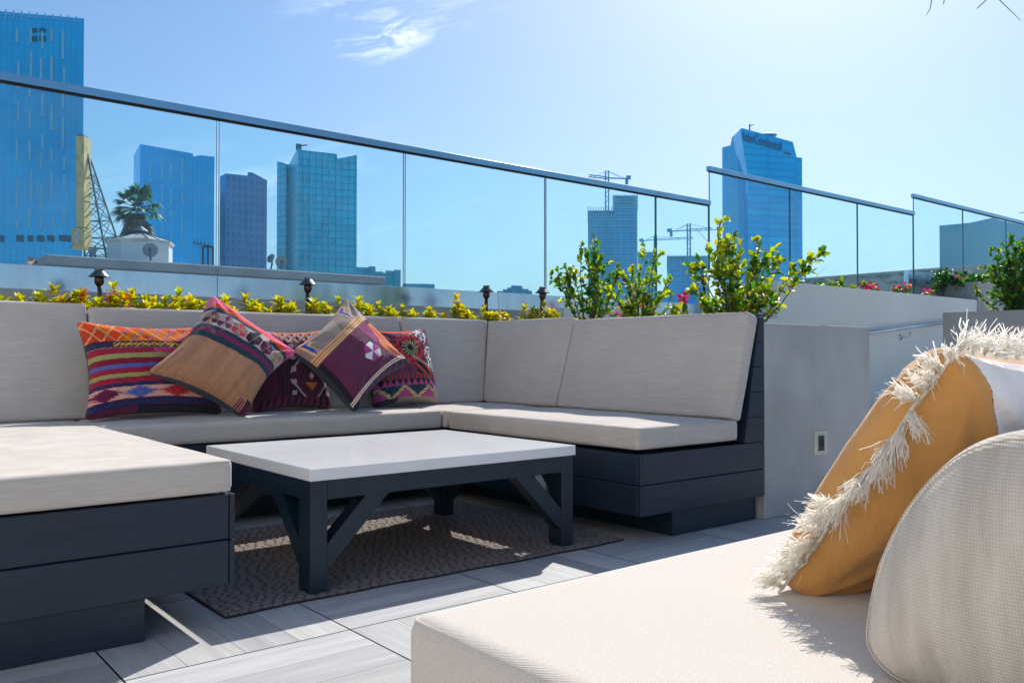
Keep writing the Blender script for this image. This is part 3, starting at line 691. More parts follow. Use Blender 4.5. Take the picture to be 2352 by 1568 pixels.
q = Xp(2345, 716, 8.45)
bushy('dense_bush', 'dense dark green bush standing in the far right planter', 'bush', (q[0], q[1], 1.12), fan(13, .33, .74, 9)+fan(9, .25, .6, 10)+fan(6, .42, .35, 12), .04, 9, .14, 1.5)

# bougainvillea sprigs
MAG = [lin(c) for c in ('c4104e', 'd81860', 'a80c3c', 'e0307a')]
def boug(base, h, w, label, seed, flowers=3, hot=False, lush=False):
    r = random.Random(seed); t = thing('bougainvillea', label, 'flowering plant', base, 'bougainvillea along the planter walls'); gs = G(); gl = G(); gf = G(); b = np.array(base, float)
    ns = max(3, int(w/.09)); tips = []
    for s in range(ns*(3 if lush else 1)):
        tip = b+np.array([r.uniform(-w, w)*.5, r.uniform(-.15, .1), h*r.uniform(.5, 1.)]); st_ = b+(tip-b)*np.array([.4, .4, 0])
        mid = (tip+st_)/2+np.array([0, 0, h*.2]); gs.tube([st_, mid, tip], [.005, .004, .002], 4); tips.append(tip)
        for k in range(11):
            tt = r.uniform(.3, 1.); p = st_+(mid-st_)*min(1, tt*2) if tt < .5 else mid+(tip-mid)*(tt*2-1)
            col = (r.choice(GREEN) if (lush or r.random() < .4) else r.choice(YEL))*r.uniform(.6, 1.)
            s_ = r.uniform(.05, .09); leaf(gl, p, rv(r)+np.array([0, 0, .2]), np.array([0, 0, 1.])+rv(r)*.5, s_, s_*.6, col, None, .3, .4)
    for k in range(flowers):
        c = r.choice(tips)+rv(r)*.02; gf = G()
        for j in range(26 if hot else 16):
            d = rv(r); d /= np.linalg.norm(d); s_ = r.uniform(.03, .05)
            leaf(gf, c+d*.022+rv(r)*(.03 if hot else .018)*np.array([1.6, 1, .7]), d, rv(r), s_, s_*.8, r.choice(MAG)*r.uniform(.8, 1.1)*(np.array([1.1, .8, 1.5]) if hot else 1), None, .3, .3)
        obj('flower', gf, M['leaf'], t, True)
    obj('stem', gs, M['stem'], t); obj('foliage', gl, M['leaf'], t, True)
for i, (px, py, h, w, fl, hot, lush, yy, lab) in enumerate([
    (1575, 690, .26, .34, 2, 0, 0, 5.0, 'bougainvillea with red blossoms between the middle and largest shrubs'),
    (1440, 712, .2, .3, 2, 0, 0, 5.0, 'bougainvillea sprig low between the left and middle shrubs'),
    (1700, 705, .2, .3, 1, 0, 0, 4.95, 'bougainvillea sprig low at the foot of the largest shrub'),
    (1838, 640, .30, .55, 1, 0, 0, 5.45, 'yellowish bougainvillea on the stucco wall beside the blue tower foot'),
    (1915, 648, .22, .5, 0, 0, 0, 5.45, 'flowerless bougainvillea sprig on the stucco wall'),
    (1966, 658, .14, .3, 1, 0, 0, 5.45, 'small bougainvillea with one red cluster on the wall'),
    (2008, 662, .14, .5, 4, 0, 0, 5.45, 'bougainvillea with the widest red cluster on the wall'),
    (2062, 664, .17, .4, 2, 0, 0, 5.45, 'bougainvillea with two red clusters left of the upper planter'),
    (2124, 672, .16, .35, 1, 0, 0, 5.45, 'bougainvillea tip with a red cluster below the upper planter'),
    (2160, 634, .50, .95, 0, 0, 1, 5.7, 'lush green bougainvillea left of the magenta blossoms'),
    (2203, 640, .22, .4, 2, 1, 1, 5.45, 'bougainvillea with bright magenta blossoms on the upper planter'),
    (2245, 636, .38, .9, 0, 0, 1, 5.7, 'lush green bougainvillea right of the magenta blossoms')]):
    q = Yp(px, py, yy); zb_ = q[2]-h*.8
    boug((q[0], yy, zb_), h, w, lab, 200+i, fl, hot, lush)

# bare tree whose twigs hang into the top right
def bare_tree():
    base = np.array([6.8, -.6, 0.]); t = thing('bare_tree', 'bare tree beside the terrace whose thin twigs hang into the top right corner', 'tree', base)
    r = random.Random(21); gt = G(); gw = G()
    gt.tube([base, base+[.1, .05, 1.2], base+[.0, .25, 2.4], base+[-.2, .5, 3.3]], [.11, .09, .07, .05], 10)
    def br(p, d, ln, rad, dep):
        pts = [p]; dd = d.copy()
        for k in range(5): dd = dd+rv(r)*.13; dd /= np.linalg.norm(dd); pts.append(pts[-1]+dd*ln/5)
        (gt if dep < 2 else gw).tube(pts, [rad*(1-.12*k) for k in range(6)], 6 if dep < 2 else 4)
        if dep < 4:
            for k in range(3 if dep < 2 else 2): 
                e = dd+rv(r)*.5; br(pts[r.choice((3, 4, 5))], e/np.linalg.norm(e), ln*.7, rad*.5, dep+1)
    top = base+np.array([-.2, .5, 3.3])
    for d in ((.6, .5, .8), (-.1, -.6, .8), (.5, -.5, .7)): br(top, np.array(d)/np.linalg.norm(d), 1.1, .04, 0)
    # the hanging twigs
    for pts, dep in (([(2141, -60), (2142, -10), (2136, 22), (2127, 36)], 5.2), ([(2180, -60), (2171, -8), (2167, 10)], 5.2), ([(2310, -60), (2268, -2), (2244, 20)], 4.8), ([(2240, -70), (2290, -5), (2318, 22), (2345, 48)], 5.6), ([(2400, 485), (2352, 488), (2340, 490)], 6.2)):
        P = [Dp(x, y, dep) for x, y in pts]; 
        if pts[0][1] < 0:
            a = P[0]; P = [top, (top+a)/2+np.array([0, 0, .35])]+P
            gw.tube(P, [.02, .008, .004, .0032, .0026, .0015][:len(P)], 5)
        else: gw.tube([base+np.array([0, .25, 2.0]), (base+np.array([0, .25, 2.0])+P[0])/2]+P, [.01, .006, .004, .003, .002], 5)
    obj('trunk', gt, M['stem'], t, True); obj('twigs', gw, M['stem'], t, True)
bare_tree()
def mirrored_tree():
    base = np.array([7.3, -3.2, 0.]); t = thing('bare_tree', 'bare tree behind the viewer, mirrored faintly in the glass before the blue tower', 'tree', base); r = random.Random(31); gt = G(); gw = G()
    p0 = base+np.array([-.9, 0, 1.6]); gt.tube([base+np.array([-1.5, .0, 0]), p0, base+np.array([-.1, .1, 2.8]), base+np.array([.7, 0, 4.2])], [.12, .10, .08, .06], 10)
    def br(p, d, ln, rad, dep):
        pts = [p]; dd = d.copy()
        for k in range(5): dd = dd+rv(r)*.15; dd /= np.linalg.norm(dd); pts.append(pts[-1]+dd*ln/5)
        (gt if dep < 2 else gw).tube(pts, [rad*(1-.12*k) for k in range(6)], 5)
        if dep < 4:
            for k in range(2): e = dd+rv(r)*.6; br(pts[r.choice((2, 3, 5))], e/np.linalg.norm(e), ln*.72, rad*.55, dep+1)
    for q, d in ((p0, (-.6, .1, .9)), (base+np.array([-.1, .1, 2.8]), (-.3, .3, 1)), (base+np.array([.7, 0, 4.2]), (.6, .2, 1)), (base+np.array([.7, 0, 4.2]), (-.5, -.2, 1))): br(np.array(q), np.array(d)/np.linalg.norm(d), 1.3, .05, 0)
    obj('trunk', gt, M['stem'], t, True); obj('twigs', gw, M['stem'], t, True)
mirrored_tree()
#PART2
g = G(); g.box(-2.6, -2.0, -5.4, 4.6, -.3, 5.2); m_ = concrete('warm_stucco', (.60, .56, .50), (.68, .64, .58), 1.2, False)  # unseen wall added to bounce warm sunlight onto the shaded cushions
g.bbox(-1.998, -1.95, -3.2, -1.0, .0, 2.3, .004); tag(obj('side_bounce_wall', g, m_), 'unseen warm stucco wall added left of the sofa to bounce light', 'building')
# unseen wall added behind the seating area to bounce sunlight into the shade
g = G(); g.box(-6, 22, -5.9, -5.41, -.3, 1.5); tag(obj('rear_bounce_wall', g, M['stucco']), 'unseen pale stucco wall added behind the viewer to bounce light', 'wall')

# ------------------------------------------------------------------ foreground sofa
FG = thing('loveseat', 'charcoal board frame under the near loveseat cushions', 'sofa frame', (1.6, .6, 0))
g = G(); g.bbox(.72, 4.2, .15, 1.02, .10, .235, .003); obj('board', g, M['wood'], FG); g = G(); g.bbox(.90, 4.0, .3, .9, .001, .099, .003); obj('plinth', g, M['wood'], FG)
d, c = bb(.672, 2.9, .30, 1.072, .237, .423)
cushion('seat_cushion', 'big sunlit ribbed seat cushion in the near foreground', d, c, group='cushions of the near loveseat', seed=31, mat='rib', r=.028, puff=.010, wr=.0008, cat='seat cushion')
def extruded_back():
    # profile (y, z) of the end, running along +x; thick rounded back cushion
    prof = [(y_+.006, z_+.004) for y_, z_ in [(.49, .43), (.513, .455), (.510, .50), (.500, .545), (.487, .580), (.468, .618), (.447, .650), (.423, .678), (.396, .700), (.364, .714), (.325, .720), (.285, .714), (.25, .696), (.225, .665), (.222, .62), (.24, .55), (.262, .48), (.28, .435), (.32, .424), (.40, .421), (.46, .422)]]
    n = len(prof); P = []
    for i in range(n):           # smooth resample (Catmull-Rom)
        p0, p1, p2, p3 = [np.array(prof[(i+k) % n]) for k in (-1, 0, 1, 2)]
        for t in (0, .25, .5, .75): P.append(.5*((2*p1)+(p2-p0)*t+(2*p0-5*p1+4*p2-p3)*t*t+(3*p1-p0-3*p2+p3)*t**3))
    P = np.array(P); cen = P.mean(0); m = len(P); g = G(); vs = []; L_ = 1.9; x0 = .958
    rings = [(0, 0), (.0, .25), (0, .45), (0, .65), (0, .8), (0, .9), (.002, .95), (.006, .98), (.014, .997), (.028, 1.004), (.06, 1.008)]
    for (dx, sc_) in rings[1:]:
        for q in P:
            off = (q-cen)*sc_; bul = -.055*(1-min(1, sc_)**2.6); yy, zz_ = cen+off; vs.append((x0+dx+bul+.0016*mnoise.noise((yy*24, zz_*24, 3))*(1-sc_**6 if sc_ < 1 else 0), yy, max(zz_, .4205)))
    for k in range(1, 40):
        x = x0+.06+k*(L_-.12)/40
        for q in P:
            nn = 1.008+.012*mnoise.noise((x*5, q[0]*8, q[1]*8)); yy, zz_ = cen+(q-cen)*nn; vs.append((x, yy, max(zz_, .4205)))
    R_ = len(vs)//m; fs = [(a*m+i, a*m+(i+1) % m, (a+1)*m+(i+1) % m, (a+1)*m+i) for a in range(R_-1) for i in range(m)]
    fs += [tuple(range(m))[::-1], tuple(range((R_-1)*m, R_*m))]
    g.add(vs, [f[::-1] for f in fs]); o = obj('back_cushion', g, M['twill'], None, True)
    tag(o, 'thick rounded woven back cushion cut by the right edge of the picture', 'back cushion', 'cushions of the near loveseat')
    g = G(); pts = []
    for q in P:
        yy, zz_ = cen+(q-cen)*.945; pts.append((x0-.0553*(1-.945**2.6)-.0012, yy, zz_))
    g.tube(pts+[pts[0]], .0010, 6, cap=False); p = obj('piping', g, M['twill'], None, True); p.parent = o
extruded_back()

# ------------------------------------------------------------------ pillows
def pillow_mesh(c4, T_, pat, n=170, nb=40, pinch=.10, seed=0, nrm=None, sag=.0, power=.42, smoothc=False):
    """c4 = BL, BR, TR, TL world corners; front side faces `nrm`"""
    BL, BR, TR, TL = [np.array(c, float) for c in c4]; nn = np.cross(BR-BL, TL-BL); nn /= np.linalg.norm(nn)
    if nrm is not None and nn @ np.array(nrm) < 0: nn = -nn
    r = random.Random(seed); g = G()
    def side(N, sd, patf):
        S = np.linspace(0, 1, N+1); base = len(g.v); U = BR-BL; V = TL-BL
        for j in range(N+1):
            t = S[j]; ty = 4*t*(1-t)
            for i in range(N+1):
                s_ = S[i]; tx = 4*s_*(1-s_)
                a = s_+pinch*ty**.9*(.5-s_)*2*abs(2*s_-1)**1.2*1.; b = t+pinch*tx**.9*(.5-t)*2*abs(2*t-1)**1.2
                for (cs, ct) in ((0, 0), (1, 0), (0, 1), (1, 1)):
                    k_ = .026*math.exp(-((s_-cs)**2+(t-ct)**2)/.0012); a += (.5-a)*2*k_; b += (.5-b)*2*k_
                p = BL*(1-a)*(1-b)+BR*a*(1-b)+TR*a*b+TL*(1-a)*b
                h = T_*((max(tx, 0)*max(ty, 0))**power*.9+.16*(min(1, tx*5)*min(1, ty*5))**.5)
                w1 = mnoise.noise((s_*3.2+seed, t*3.2, seed*1.7)); w2 = mnoise.noise((s_*9, t*7+seed, .3)); w3 = mnoise.noise((s_*30, t*30, seed))
                e = min(1, 6*min(s_, 1-s_, t, 1-t))
                h += T_*(.13*w1+.05*w2+.012*w3)*e
                # creases running in from the corners
                for (cs, ct) in ((0, 0), (1, 0), (0, 1), (1, 1)):
                    ds, dt = abs(s_-cs), abs(t-ct); rr = math.hypot(ds, dt)
                    if .02 < rr < .42: h += T_*.05*math.sin(math.atan2(dt, ds)*13+seed+cs*3+ct)*math.sin((rr-.02)/.4*math.pi)*e
                g.v.append(tuple(p+nn*sd*h))
        col = [[patf((i+.5)/N, (j+.5)/N) for i in range(N)] for j in range(N)] if patf else None
        if smoothc and patf:
            cv = [[tuple(patf(i/N, j/N)) for i in range(N+1)] for j in range(N+1)]
            col = [[[cv[j][i], cv[j][i+1], cv[j+1][i+1], cv[j+1][i]][::sd] for i in range(N)] for j in range(N)]
        for j in range(N):
            for i in range(N):
                a = base+j*(N+1)+i; q = (a, a+1, a+N+2, a+N+1)
                uv = [(i/N, j/N), ((i+1)/N, j/N), ((i+1)/N, (j+1)/N), (i/N, (j+1)/N)]
                if sd < 0: q = q[::-1]; uv = uv[::-1]
                g.f.append(q); g.m.append(0); g.c.append((col[j][i] if smoothc else tuple(col[j][i])) if col else None); g.uv.append(uv)
    side(n, 1, pat[0]); side(nb if not pat[1] or nb else n, -1, pat[1] or (lambda s, t: (.03, .05, .07)))
    return g
Cc = {k: np.minimum(lin(v)*1.35, .95) for k, v in dict(mag='9c1e3c', dmag='841a34', olive='9a9a5c', blue='5a64a8', navy='20284e', navy2='2c3462', pinkb='e2a090', mar='6e1c44', red='c8323a', org='ff6a10', org2='e84410', ylw='e8a838', sal='f0a070', pur='8a6aa8',
      brown='a87a5c', brown2='b58a66', pk='c87f96', hot='e04878', grey='b8a0a0', teal='1c3848', cream='e0c8b8', plum='58243a', plum2='602a48', pch='f0a878', taupe='8f8078', taupe2='a39488', ora='e07850', white='f4dce4', lil='a84080', cob='1c54a8', dark='241c2c', cyl='e6c07a', bgd='5c1c38').items()}
def jit(c, s, t, a=.16, k=90):
    return c*(1+a*mnoise.noise((s*k, t*k*3, 1.5)))
def zig(s, per, amp): return amp*(abs(((s/per) % 1)*2-1)*2-1)
def dia(s, t, cs, ct, rx, ry, step=.012):
    x = abs(round((s-cs)/step)*step)/rx; y = abs(t-ct)/ry; return x+y
def pat1(s, t):
    C = Cc
    t = float(np.interp(t-.03*math.sin(s*math.pi), (0, .13, .26, .30, .66, .74, 1), (0, .125, .255, .345, .75, .835, 1)))
    if t < .035: c = C['mar'] if s < .35 else C['dark']
    elif t < .125:
        c = C['navy'] if abs(t-.08-zig(s, .05, .012)) > .007 else C['navy2']*1.3
        if abs(t-.115) < .004 or abs(t-.05) < .004: c = C['mar']
    elif t < .255:
        c = C['pinkb']
        for k, (cs, cc) in enumerate(((.10, 'mar'), (.36, 'blue'), (.62, 'red'), (.86, 'navy'))):
            e = .13+.025*(1 if int(abs(t-.19)*260) % 2 else -1)
            v = dia(s, t, cs, .19, e, .07)
            if v < 1: c = C[cc] if not .3 < v < .42 else C[cc]*.55
    elif t < .345:
        c = C['navy'] if abs(t-.30-zig(s, .07, .014)) > .006 else C['navy2']*1.5
        if abs(t-.268) < .003 or abs(t-.335) < .003: c = C['mar']*1.2
    elif t < .41: c = C['mag']
    elif t < .455: c = C['olive']
    elif t < .515: c = C['mag']
    elif t < .56: c = C['blue'] if (s*37+t*90) % 1 < .8 else C['blue']*.75
    elif t < .625: c = C['dmag']
    elif t < .68: c = C['olive']
    elif t < .75: c = C['mag'] if s < .5 else C['hot']*.8
    elif t < .835:
        c = C['dark']+C['plum']*.25
        z = zig(s, .085, .02); 
        if abs(t-.795-z) < .009 or abs(t-.795+z) < .005: c = C['ylw'] if s > .2 and s < .8 else (C['grey'] if s > .5 else C['navy2'])
        if abs(t-.757) < .0035 and (s*60) % 1 < .6: c = C['grey']
    else:
        c = C['org']; 
        if mnoise.noise((s*6, t*9, 2)) > .12 or s < .12: c = C['org2']
        if s < .16 and t < .92: c = C['org2']*.75
        a, b = (s*8.5+t*9) % 1, (s*8.5-t*9) % 1; f1 = abs(a-.5) < .075; f2 = abs(b-.5) < .075
        if (f1 or f2) and ((s*70+t*30) % 1 < .85): c = C['sal'] if s < .3 else (C['ylw'] if s < .55 and f1 else (C['pur'] if s < .8 and f2 else C['sal']*(.8 if s > .8 else 1)))
        if s > .88 and t > .9: c = C['mar']*.6
    return jit(c, s, t)
def hexa(x, y, r=1):
    return max(abs(y)*1.0, abs(x)*.87+abs(y)*.5) < r
def pat2(s, t):
    C = Cc; tooth = ((s*46) % 1 < .5); t = float(np.interp(t, (0, .45, .775, .86, 1), (0, .5, .855, .925, 1)))
    if t < .50-(.012 if tooth else 0):
        c = C['brown']*(1+.22*mnoise.noise((s*22, t*1.5, 0))+.08*mnoise.noise((s*60, t*3, 0)))
        if s > .9 and t < .12: c = C['dark']
        if s > .82 and t < .08 and (s*40) % 1 < .5: c = C['mar']
    elif t < .56: c = C['teal']
    elif t < .605+(.012 if (s*30) % 1 < .5 else 0): c = C['mar']*1.25
    elif t < .655+(.012 if tooth else 0): c = C['teal']
    elif t < .845:
        c = C['grey']
        cols = [('dark', 'brown'), ('mar', 'grey'), ('red', 'taupe'), ('dark', 'dark'), ('mar', 'plum'), ('taupe2', 'brown')]
        for k in range(6):
            x = (s-(.10+.158*k))/.074; y = (t-.75)/.088
            if hexa(y, x, 1.):
                an = math.atan2(y, x); c = C[cols[k][0]] if int((an+math.pi)/(math.pi/3)) % 2 == 0 else C[cols[k][1]]*.9
                if abs(x-y*.3) < .04: c = C['grey']*.6
    elif t < .885+(.014 if tooth else 0): c = C['teal'] if not (.6 < s < .7) else C['grey']
    elif t < .935: c = C['org2']*1.05 if s < .92 else C['hot']
    else: c = C['hot']*.9+C['pk']*.35
    if s < .05 and t > .88: c = C['pk'] if (s*60+t*60) % 1 < .6 else C['hot']
    return jit(c, s, t, .22)
def pat3(s, t):
    C = Cc
    if t > .80: 
        c = C['hot']*.75 if s < .3 else C['ora']*.8
        if s < .35 and (s*16) % 1 < .4: c = C['taupe2']
        if s > .35 and t < .95:
            a, b = (s*9+t*8) % 1, (s*9-t*8) % 1; c = C['grey'] if abs(a-.5) < .12 or abs(b-.5) < .12 else (C['dark'] if (s*18) % 1 < .5 else C['ora']*.7)
    elif s < .26: c = C['plum']*(.9 if (s*26) % 1 < .5 else .6)
    elif s < .42: c = C['dark'] if (s*30) % 1 < .5 else C['plum']*.7
    else:
        c = C['dark']; v = dia(s, t, .68, .38, .3, .36)
        if v < 1: c = C['bgd'] if int(v*9) % 2 else C['dark']
        if v < .12: c = C['grey']
        if .95 < v < 1.05: c = C['grey']*.8
        if v < .5 and t < .3: c = C['ora']*.6
        if (abs(s-.46) < .03 or abs(s-.92) < .03) and ((t*7) % 1) < .4: c = C['grey']*.8
    if t < .12: c = C['mar'] if (s*12) % 1 < .5 else C['dark']
    return jit(c, s, t, .2)
def pat4(s, t):
    C = Cc; tooth = (s*40) % 1 < .5
    if t < .07: c = C['teal']*.7 if (s*9) % 1 < .65 else C['mar']*1.3
    elif t < .115: c = C['cream'] if not (abs(t-.092) < .006) else C['brown']
    elif t < .66-(.0 if not tooth else .008):
        c = C['plum2']*(1+.15*mnoise.noise((s*8, t*14, 4)))
        if s < .02: c = C['dark']
        if s > .78+.05*math.sin(t*14) and t < .6: c = C['ora']
        if s > .9 and t < .22: c = C['taupe']
        if .66 < s < .80 and t > .40: c = C['lil']*.55+C['plum2']*.5
        x = (s-.54)/.105; y = (t-.35)/.105
        if hexa(x, y, 1.): c = C['white'] if int((math.atan2(y, x)+math.pi+.3)/(math.pi/3)) % 2 == 0 else C['lil']
    elif t < .755+(.01 if tooth else 0):
        c = C['pch'] if abs((t-.66) % .032-.016) < .0115 else C['brown']*.6
        if s > .85: c = C['taupe2'] if abs((t-.66) % .032-.016) < .008 else C['cream']
    else:
        c = (C['taupe'] if mnoise.noise((s*3.5, t*2, 7)) < .05 else C['taupe2'])*(1+.12*mnoise.noise((s*40, t*5, 7)))
        def hook(cs, ct, sz):
            x = (s-cs)/sz; y = (t-ct)/sz
            inner = (abs(x) < .16 and -1 < y < 1) or (0 < x < .75 and .62 < y < 1.0 and y-.6 > (x-.1)*.3)
            outer = (abs(x) < .34 and -1.15 < y < 1.15) or (-.3 < x < .95 and .42 < y < 1.2)
            return inner, outer
        for (cs, ct, sz) in ((.70, .86, .11), (.06, .86, .10)):
            i_, o_ = hook(cs, ct, sz)
            if o_: c = C['pch']
            if i_: c = C['cob']
        if .04 < s < .12 and .74 < t < .80: c = C['cob'] if tooth else C['pch']
    return jit(c, s, t, .14)
def pat5(s, t):
    C = Cc
    if t > .36:
        c = C['plum2']*1.1
        for (cs, ct, q) in ((.74, .88, .15), (.88, .62, .10), (.93, .50, .12), (.60, .93, .08)):
            if math.hypot(s-cs, t-ct) < q and (mnoise.noise((s*26, t*26, 9)) > -.02): c = C['white']
        v = math.hypot((s-.55), (t-.70)*1.1)
        if v < .24: c = C['red'] if mnoise.noise((s*30, t*30, 2)) > -.1 else C['dark']
        if v < .12: c = C['teal'] if int(math.atan2(t-.7, s-.55)*5) % 2 else C['olive']
        if v < .045: c = C['dark']
        if t > .93 and s < .7: c = C['org2']
        if abs((t-.36)-(1-s)*.5) < .02 and s > .55: c = C['taupe2']
        if s > .6 and t < .36+(1-s)*.45: c = C['dark'] if not (abs(((s*7+t*9) % 1)-.5) < .17) else C['org2']
    elif t > .30: c = C['red']*.7 if (s*16) % 1 < .55 else C['teal']
    elif t > .22: c = C['lil'] if abs(((s*11) % 1)-.5)*2 > (t-.22)/.08 else C['dark']
    elif t > .06:
        k = (s*2.6) % 1; v = abs(k-.5)*2; e = (t-.06)/.16
        c = C['lil']*.9 if v > e+.25 else (C['cyl'] if v > e-.1 and (t*50) % 1 < .6 else C['teal'])
        if s > .85: c = C['taupe']
    else: c = C['taupe'] if s > .3 else C['dark']
    return jit(c, s, t, .2)
def pillow(label, c4, T_, pat, seed, **kw):
    o = obj('throw_pillow', pillow_mesh(c4, T_, (pat, None), seed=seed, nrm=(-.4, -1, .3), **kw), M['kilim'], None, True)
    return tag(o, label, 'pillow', 'patterned kilim pillows on the sofa')
zs = .497
pillow('orange and magenta striped kilim pillow, leftmost on the sofa', [Zp(190, 970, zs), (1.60, 4.235, zs), (1.53, 4.36, .945), Yp(170, 735, 4.34)], .11, pat1, 1, pinch=.07)
pillow('kilim pillow lying back behind the two tilted ones, dark maroon stripes and diamonds', [(1.745, 4.24, zs-.004), (2.20, 4.24, zs-.004), (2.22, 4.37, .945), (1.74, 4.37, .945)],   .09, pat3, 3, pinch=.07)
pillow('rightmost kilim pillow, purple with white flowers and a band of magenta triangles', [(2.44, 4.22, zs), Zp(1007, 931, zs), Yp(974, 752, 4.36), (2.44, 4.36, .95)], .10, pat5, 5, pinch=.06)
pillow('brown kilim pillow tilted on its corner, with a row of hexagons on pink', [Yp(331, 856, 4.06), Zp(560, 962, zs-.006)+np.array([0, -.03, 0]), Yp(684, 812, 4.10), Yp(482, 674, 4.33)], .12, pat2, 2, pinch=.09)
pillow('purple kilim pillow tilted on its corner, with one pink hexagon and blue hooks', [Zp(812, 950, zs)+np.array([0, -.02, .0]), Yp(944, 838, 4.09), Yp(788, 680, 4.33), Yp(666, 805, 4.12)], .115, pat4, 4, pinch=.09)

# mustard fringed pillow on the near seat
def mustard():
    A = np.array([1.165, .772, .432]); B = np.array([1.165, .506, .806]); Cn = np.array([1.66, .46, .788]); D = np.array([1.66, .765, .432])
    mu = lin('cc9450'); wh = lin('f2f0f2')
    def back(s, t): return (wh*1.0 if abs(s-(.05+.36*max(0, (1-t))**.8+.02*math.sin(t*9))) > .003 else mu*.25) if s > .05+.36*max(0, (1-t))**.8+.02*math.sin(t*9) else mu
    def front(s, t): return mu
    g = pillow_mesh([A, D, Cn, B], .098, (front, back), n=80, nb=230, pinch=.035, seed=8, nrm=(0, 1, 1), power=.40, smoothc=True)
    m, nt, p = new_mat('mustard_and_white_cotton'); at = nt.nodes.new('ShaderNodeAttribute'); at.attribute_name = 'col'; co = ocoord(nt)
    L(nt, mixc(nt, 1., at.outputs['Color'], ramp(nt, nz(nt, co, 9, 5), [(.3, (.86,)*3), (.7, (1.06,)*3)]), 'MULTIPLY'), p.inputs['Base Color'])
    p.inputs['Roughness'].default_value = .85; p.inputs['Sheen Weight'].default_value = .25
    pv = bump(nt, p, nz(nt, co, 11, 4, (1, 1, .45)), .8, .02); bump(nt, p, nz(nt, co, 700, 2), .25, .001, pv)
    o = obj('throw_pillow', g, m, None, True); tag(o, 'mustard and white pillow with cream fringe on the near loveseat', 'pillow')
    r = random.Random(5); nn = np.cross(D-A, B-A); nn /= np.linalg.norm(nn)
    if nn @ np.array([0, 1, 1]) < 0: nn = -nn
    def fringe(P0, P1, out, n, lenr, strands=26, bias=0.):
        g = G(); e = (P1-P0); Le = np.linalg.norm(e); eu = e/Le; cen = (A+Cn)/2
        g.tube([P0+e*t+(cen-(P0+e*t))*.035*4*t*(1-t)*0.9 for t in np.linspace(0, 1, 24)], .0026, 6)
        for k in range(n):
            t = (k+.5)/n; root = P0+e*t+(cen-(P0+e*t))*.035*4*t*(1-t)*.9
            dirn = out+nn*(r.uniform(-.5, .5)+bias)+eu*r.uniform(-.45, .45); dirn /= np.linalg.norm(dirn)
            for s in range(int(strands*1.1)):
                d = dirn+nn*r.gauss(0, .22)+eu*r.gauss(0, .13)+out*r.gauss(0, .08); d /= np.linalg.norm(d); Ls = lenr*r.uniform(.65, 1.1)
                bend = rv(r)*.20+np.array([0, 0, -.85*r.uniform(.3, 1.2)]); st_ = root+rv(r)*.0015
                pts = [st_+d*Ls*q+bend*Ls*q*q*.55 for q in (0, .25, .5, .75, 1.)]; wig = rv(r)*Ls*.03; pts = [p_+wig*(0, 1, -.6, 1, -1)[i_] for i_, p_ in enumerate(pts)]
                wv_ = np.cross(d, rv(r)); wv_ /= np.linalg.norm(wv_); wv2 = np.cross(wv_, rv(r)); wv2 /= np.linalg.norm(wv2); vs_ = []
                for q_, p_ in enumerate(pts): vs_ += [p_-wv_*.00075, p_+wv_*.00075]; wv_ = wv_*.85+wv2*.3
                g.add(vs_, [(0, 1, 3, 2), (2, 3, 5, 4), (4, 5, 7, 6), (6, 7, 9, 8)])
        f = obj('fringe', g, M['thread'], None, True); f.parent = o
    m, nt, p = new_mat('cream_cotton_thread'); co = ocoord(nt); cth = ramp(nt, nz(nt, co, 200, 3), [(.3, (.90, .86, .78)), (.7, (.95, .93, .88))])
    L(nt, cth, p.inputs['Base Color']); p.inputs['Roughness'].default_value = .6; tr = nt.nodes.new('ShaderNodeBsdfTranslucent'); L(nt, cth, tr.inputs[0])
    mx_ = nt.nodes.new('ShaderNodeMixShader'); mx_.inputs[0].default_value = .5; L(nt, p.outputs[0], mx_.inputs[1]); L(nt, tr.outputs[0], mx_.inputs[2]); L(nt, mx_.outputs[0], nt.nodes['Material Output'].inputs[0]); M['thread'] = m
    outx = np.array([-1., 0, 0])
    upv = (B-A)/np.linalg.norm(B-A)
    fringe(A, A+(B-A)*.40, outx+upv*.25, 10, .054, 64, .75)
    fringe(A+(B-A)*.40, A+(B-A)*.80, outx*.9+upv*-.25, 9, .048, 58, -.45)
    fringe(A+(B-A)*.80, B, outx+upv*.5, 5, .052, 60, .4)
    fringe(B, Cn, upv+np.array([-.1, 0, .15]), 16, .056, 62, .0)
    fringe(Cn, D, np.array([1., 0, 0]), 14, .045, 14)
mustard()

# ------------------------------------------------------------------ city beyond the glass
GZ = -22.
def facade(name, base, base2, line, bw, rh, mort=.12, metal=.15, rough=.22, bias=0., lw=.0):
    m, nt, p = new_mat(name); uv = ocoord(nt, 'UV')
    b = nt.nodes.new('ShaderNodeTexBrick'); b.offset = 0; b.inputs['Scale'].default_value = 1; b.inputs['Brick Width'].default_value = bw; b.inputs['Row Height'].default_value = rh
    b.inputs['Mortar Size'].default_value = mort; b.inputs['Mortar Smooth'].default_value = .1; b.inputs['Bias'].default_value = bias
    L(nt, uv, b.inputs[0]); b.inputs['Color1'].default_value = (*base, 1); b.inputs['Color2'].default_value = (*base2, 1); b.inputs['Mortar'].default_value = (*line, 1)
    mp = nt.nodes.new('ShaderNodeMapping'); mp.inputs['Scale'].default_value = (.02, .012, 1); L(nt, uv, mp.inputs[0])
    big = nt.nodes.new('ShaderNodeTexNoise'); big.inputs['Detail'].default_value = 5; big.inputs['Scale'].default_value = 1.7; L(nt, mp.outputs[0], big.inputs[0])
    c = mixc(nt, 1., b.outputs[0], ramp(nt, big.outputs[0], [(.3, (.8,)*3), (.7, (1.2,)*3)]), 'MULTIPLY')  # broad noise in the base colour imitates uneven reflections on the facade
    L(nt, c, p.inputs['Base Color']); p.inputs['Metallic'].default_value = metal; p.inputs['Roughness'].default_value = rough; return m
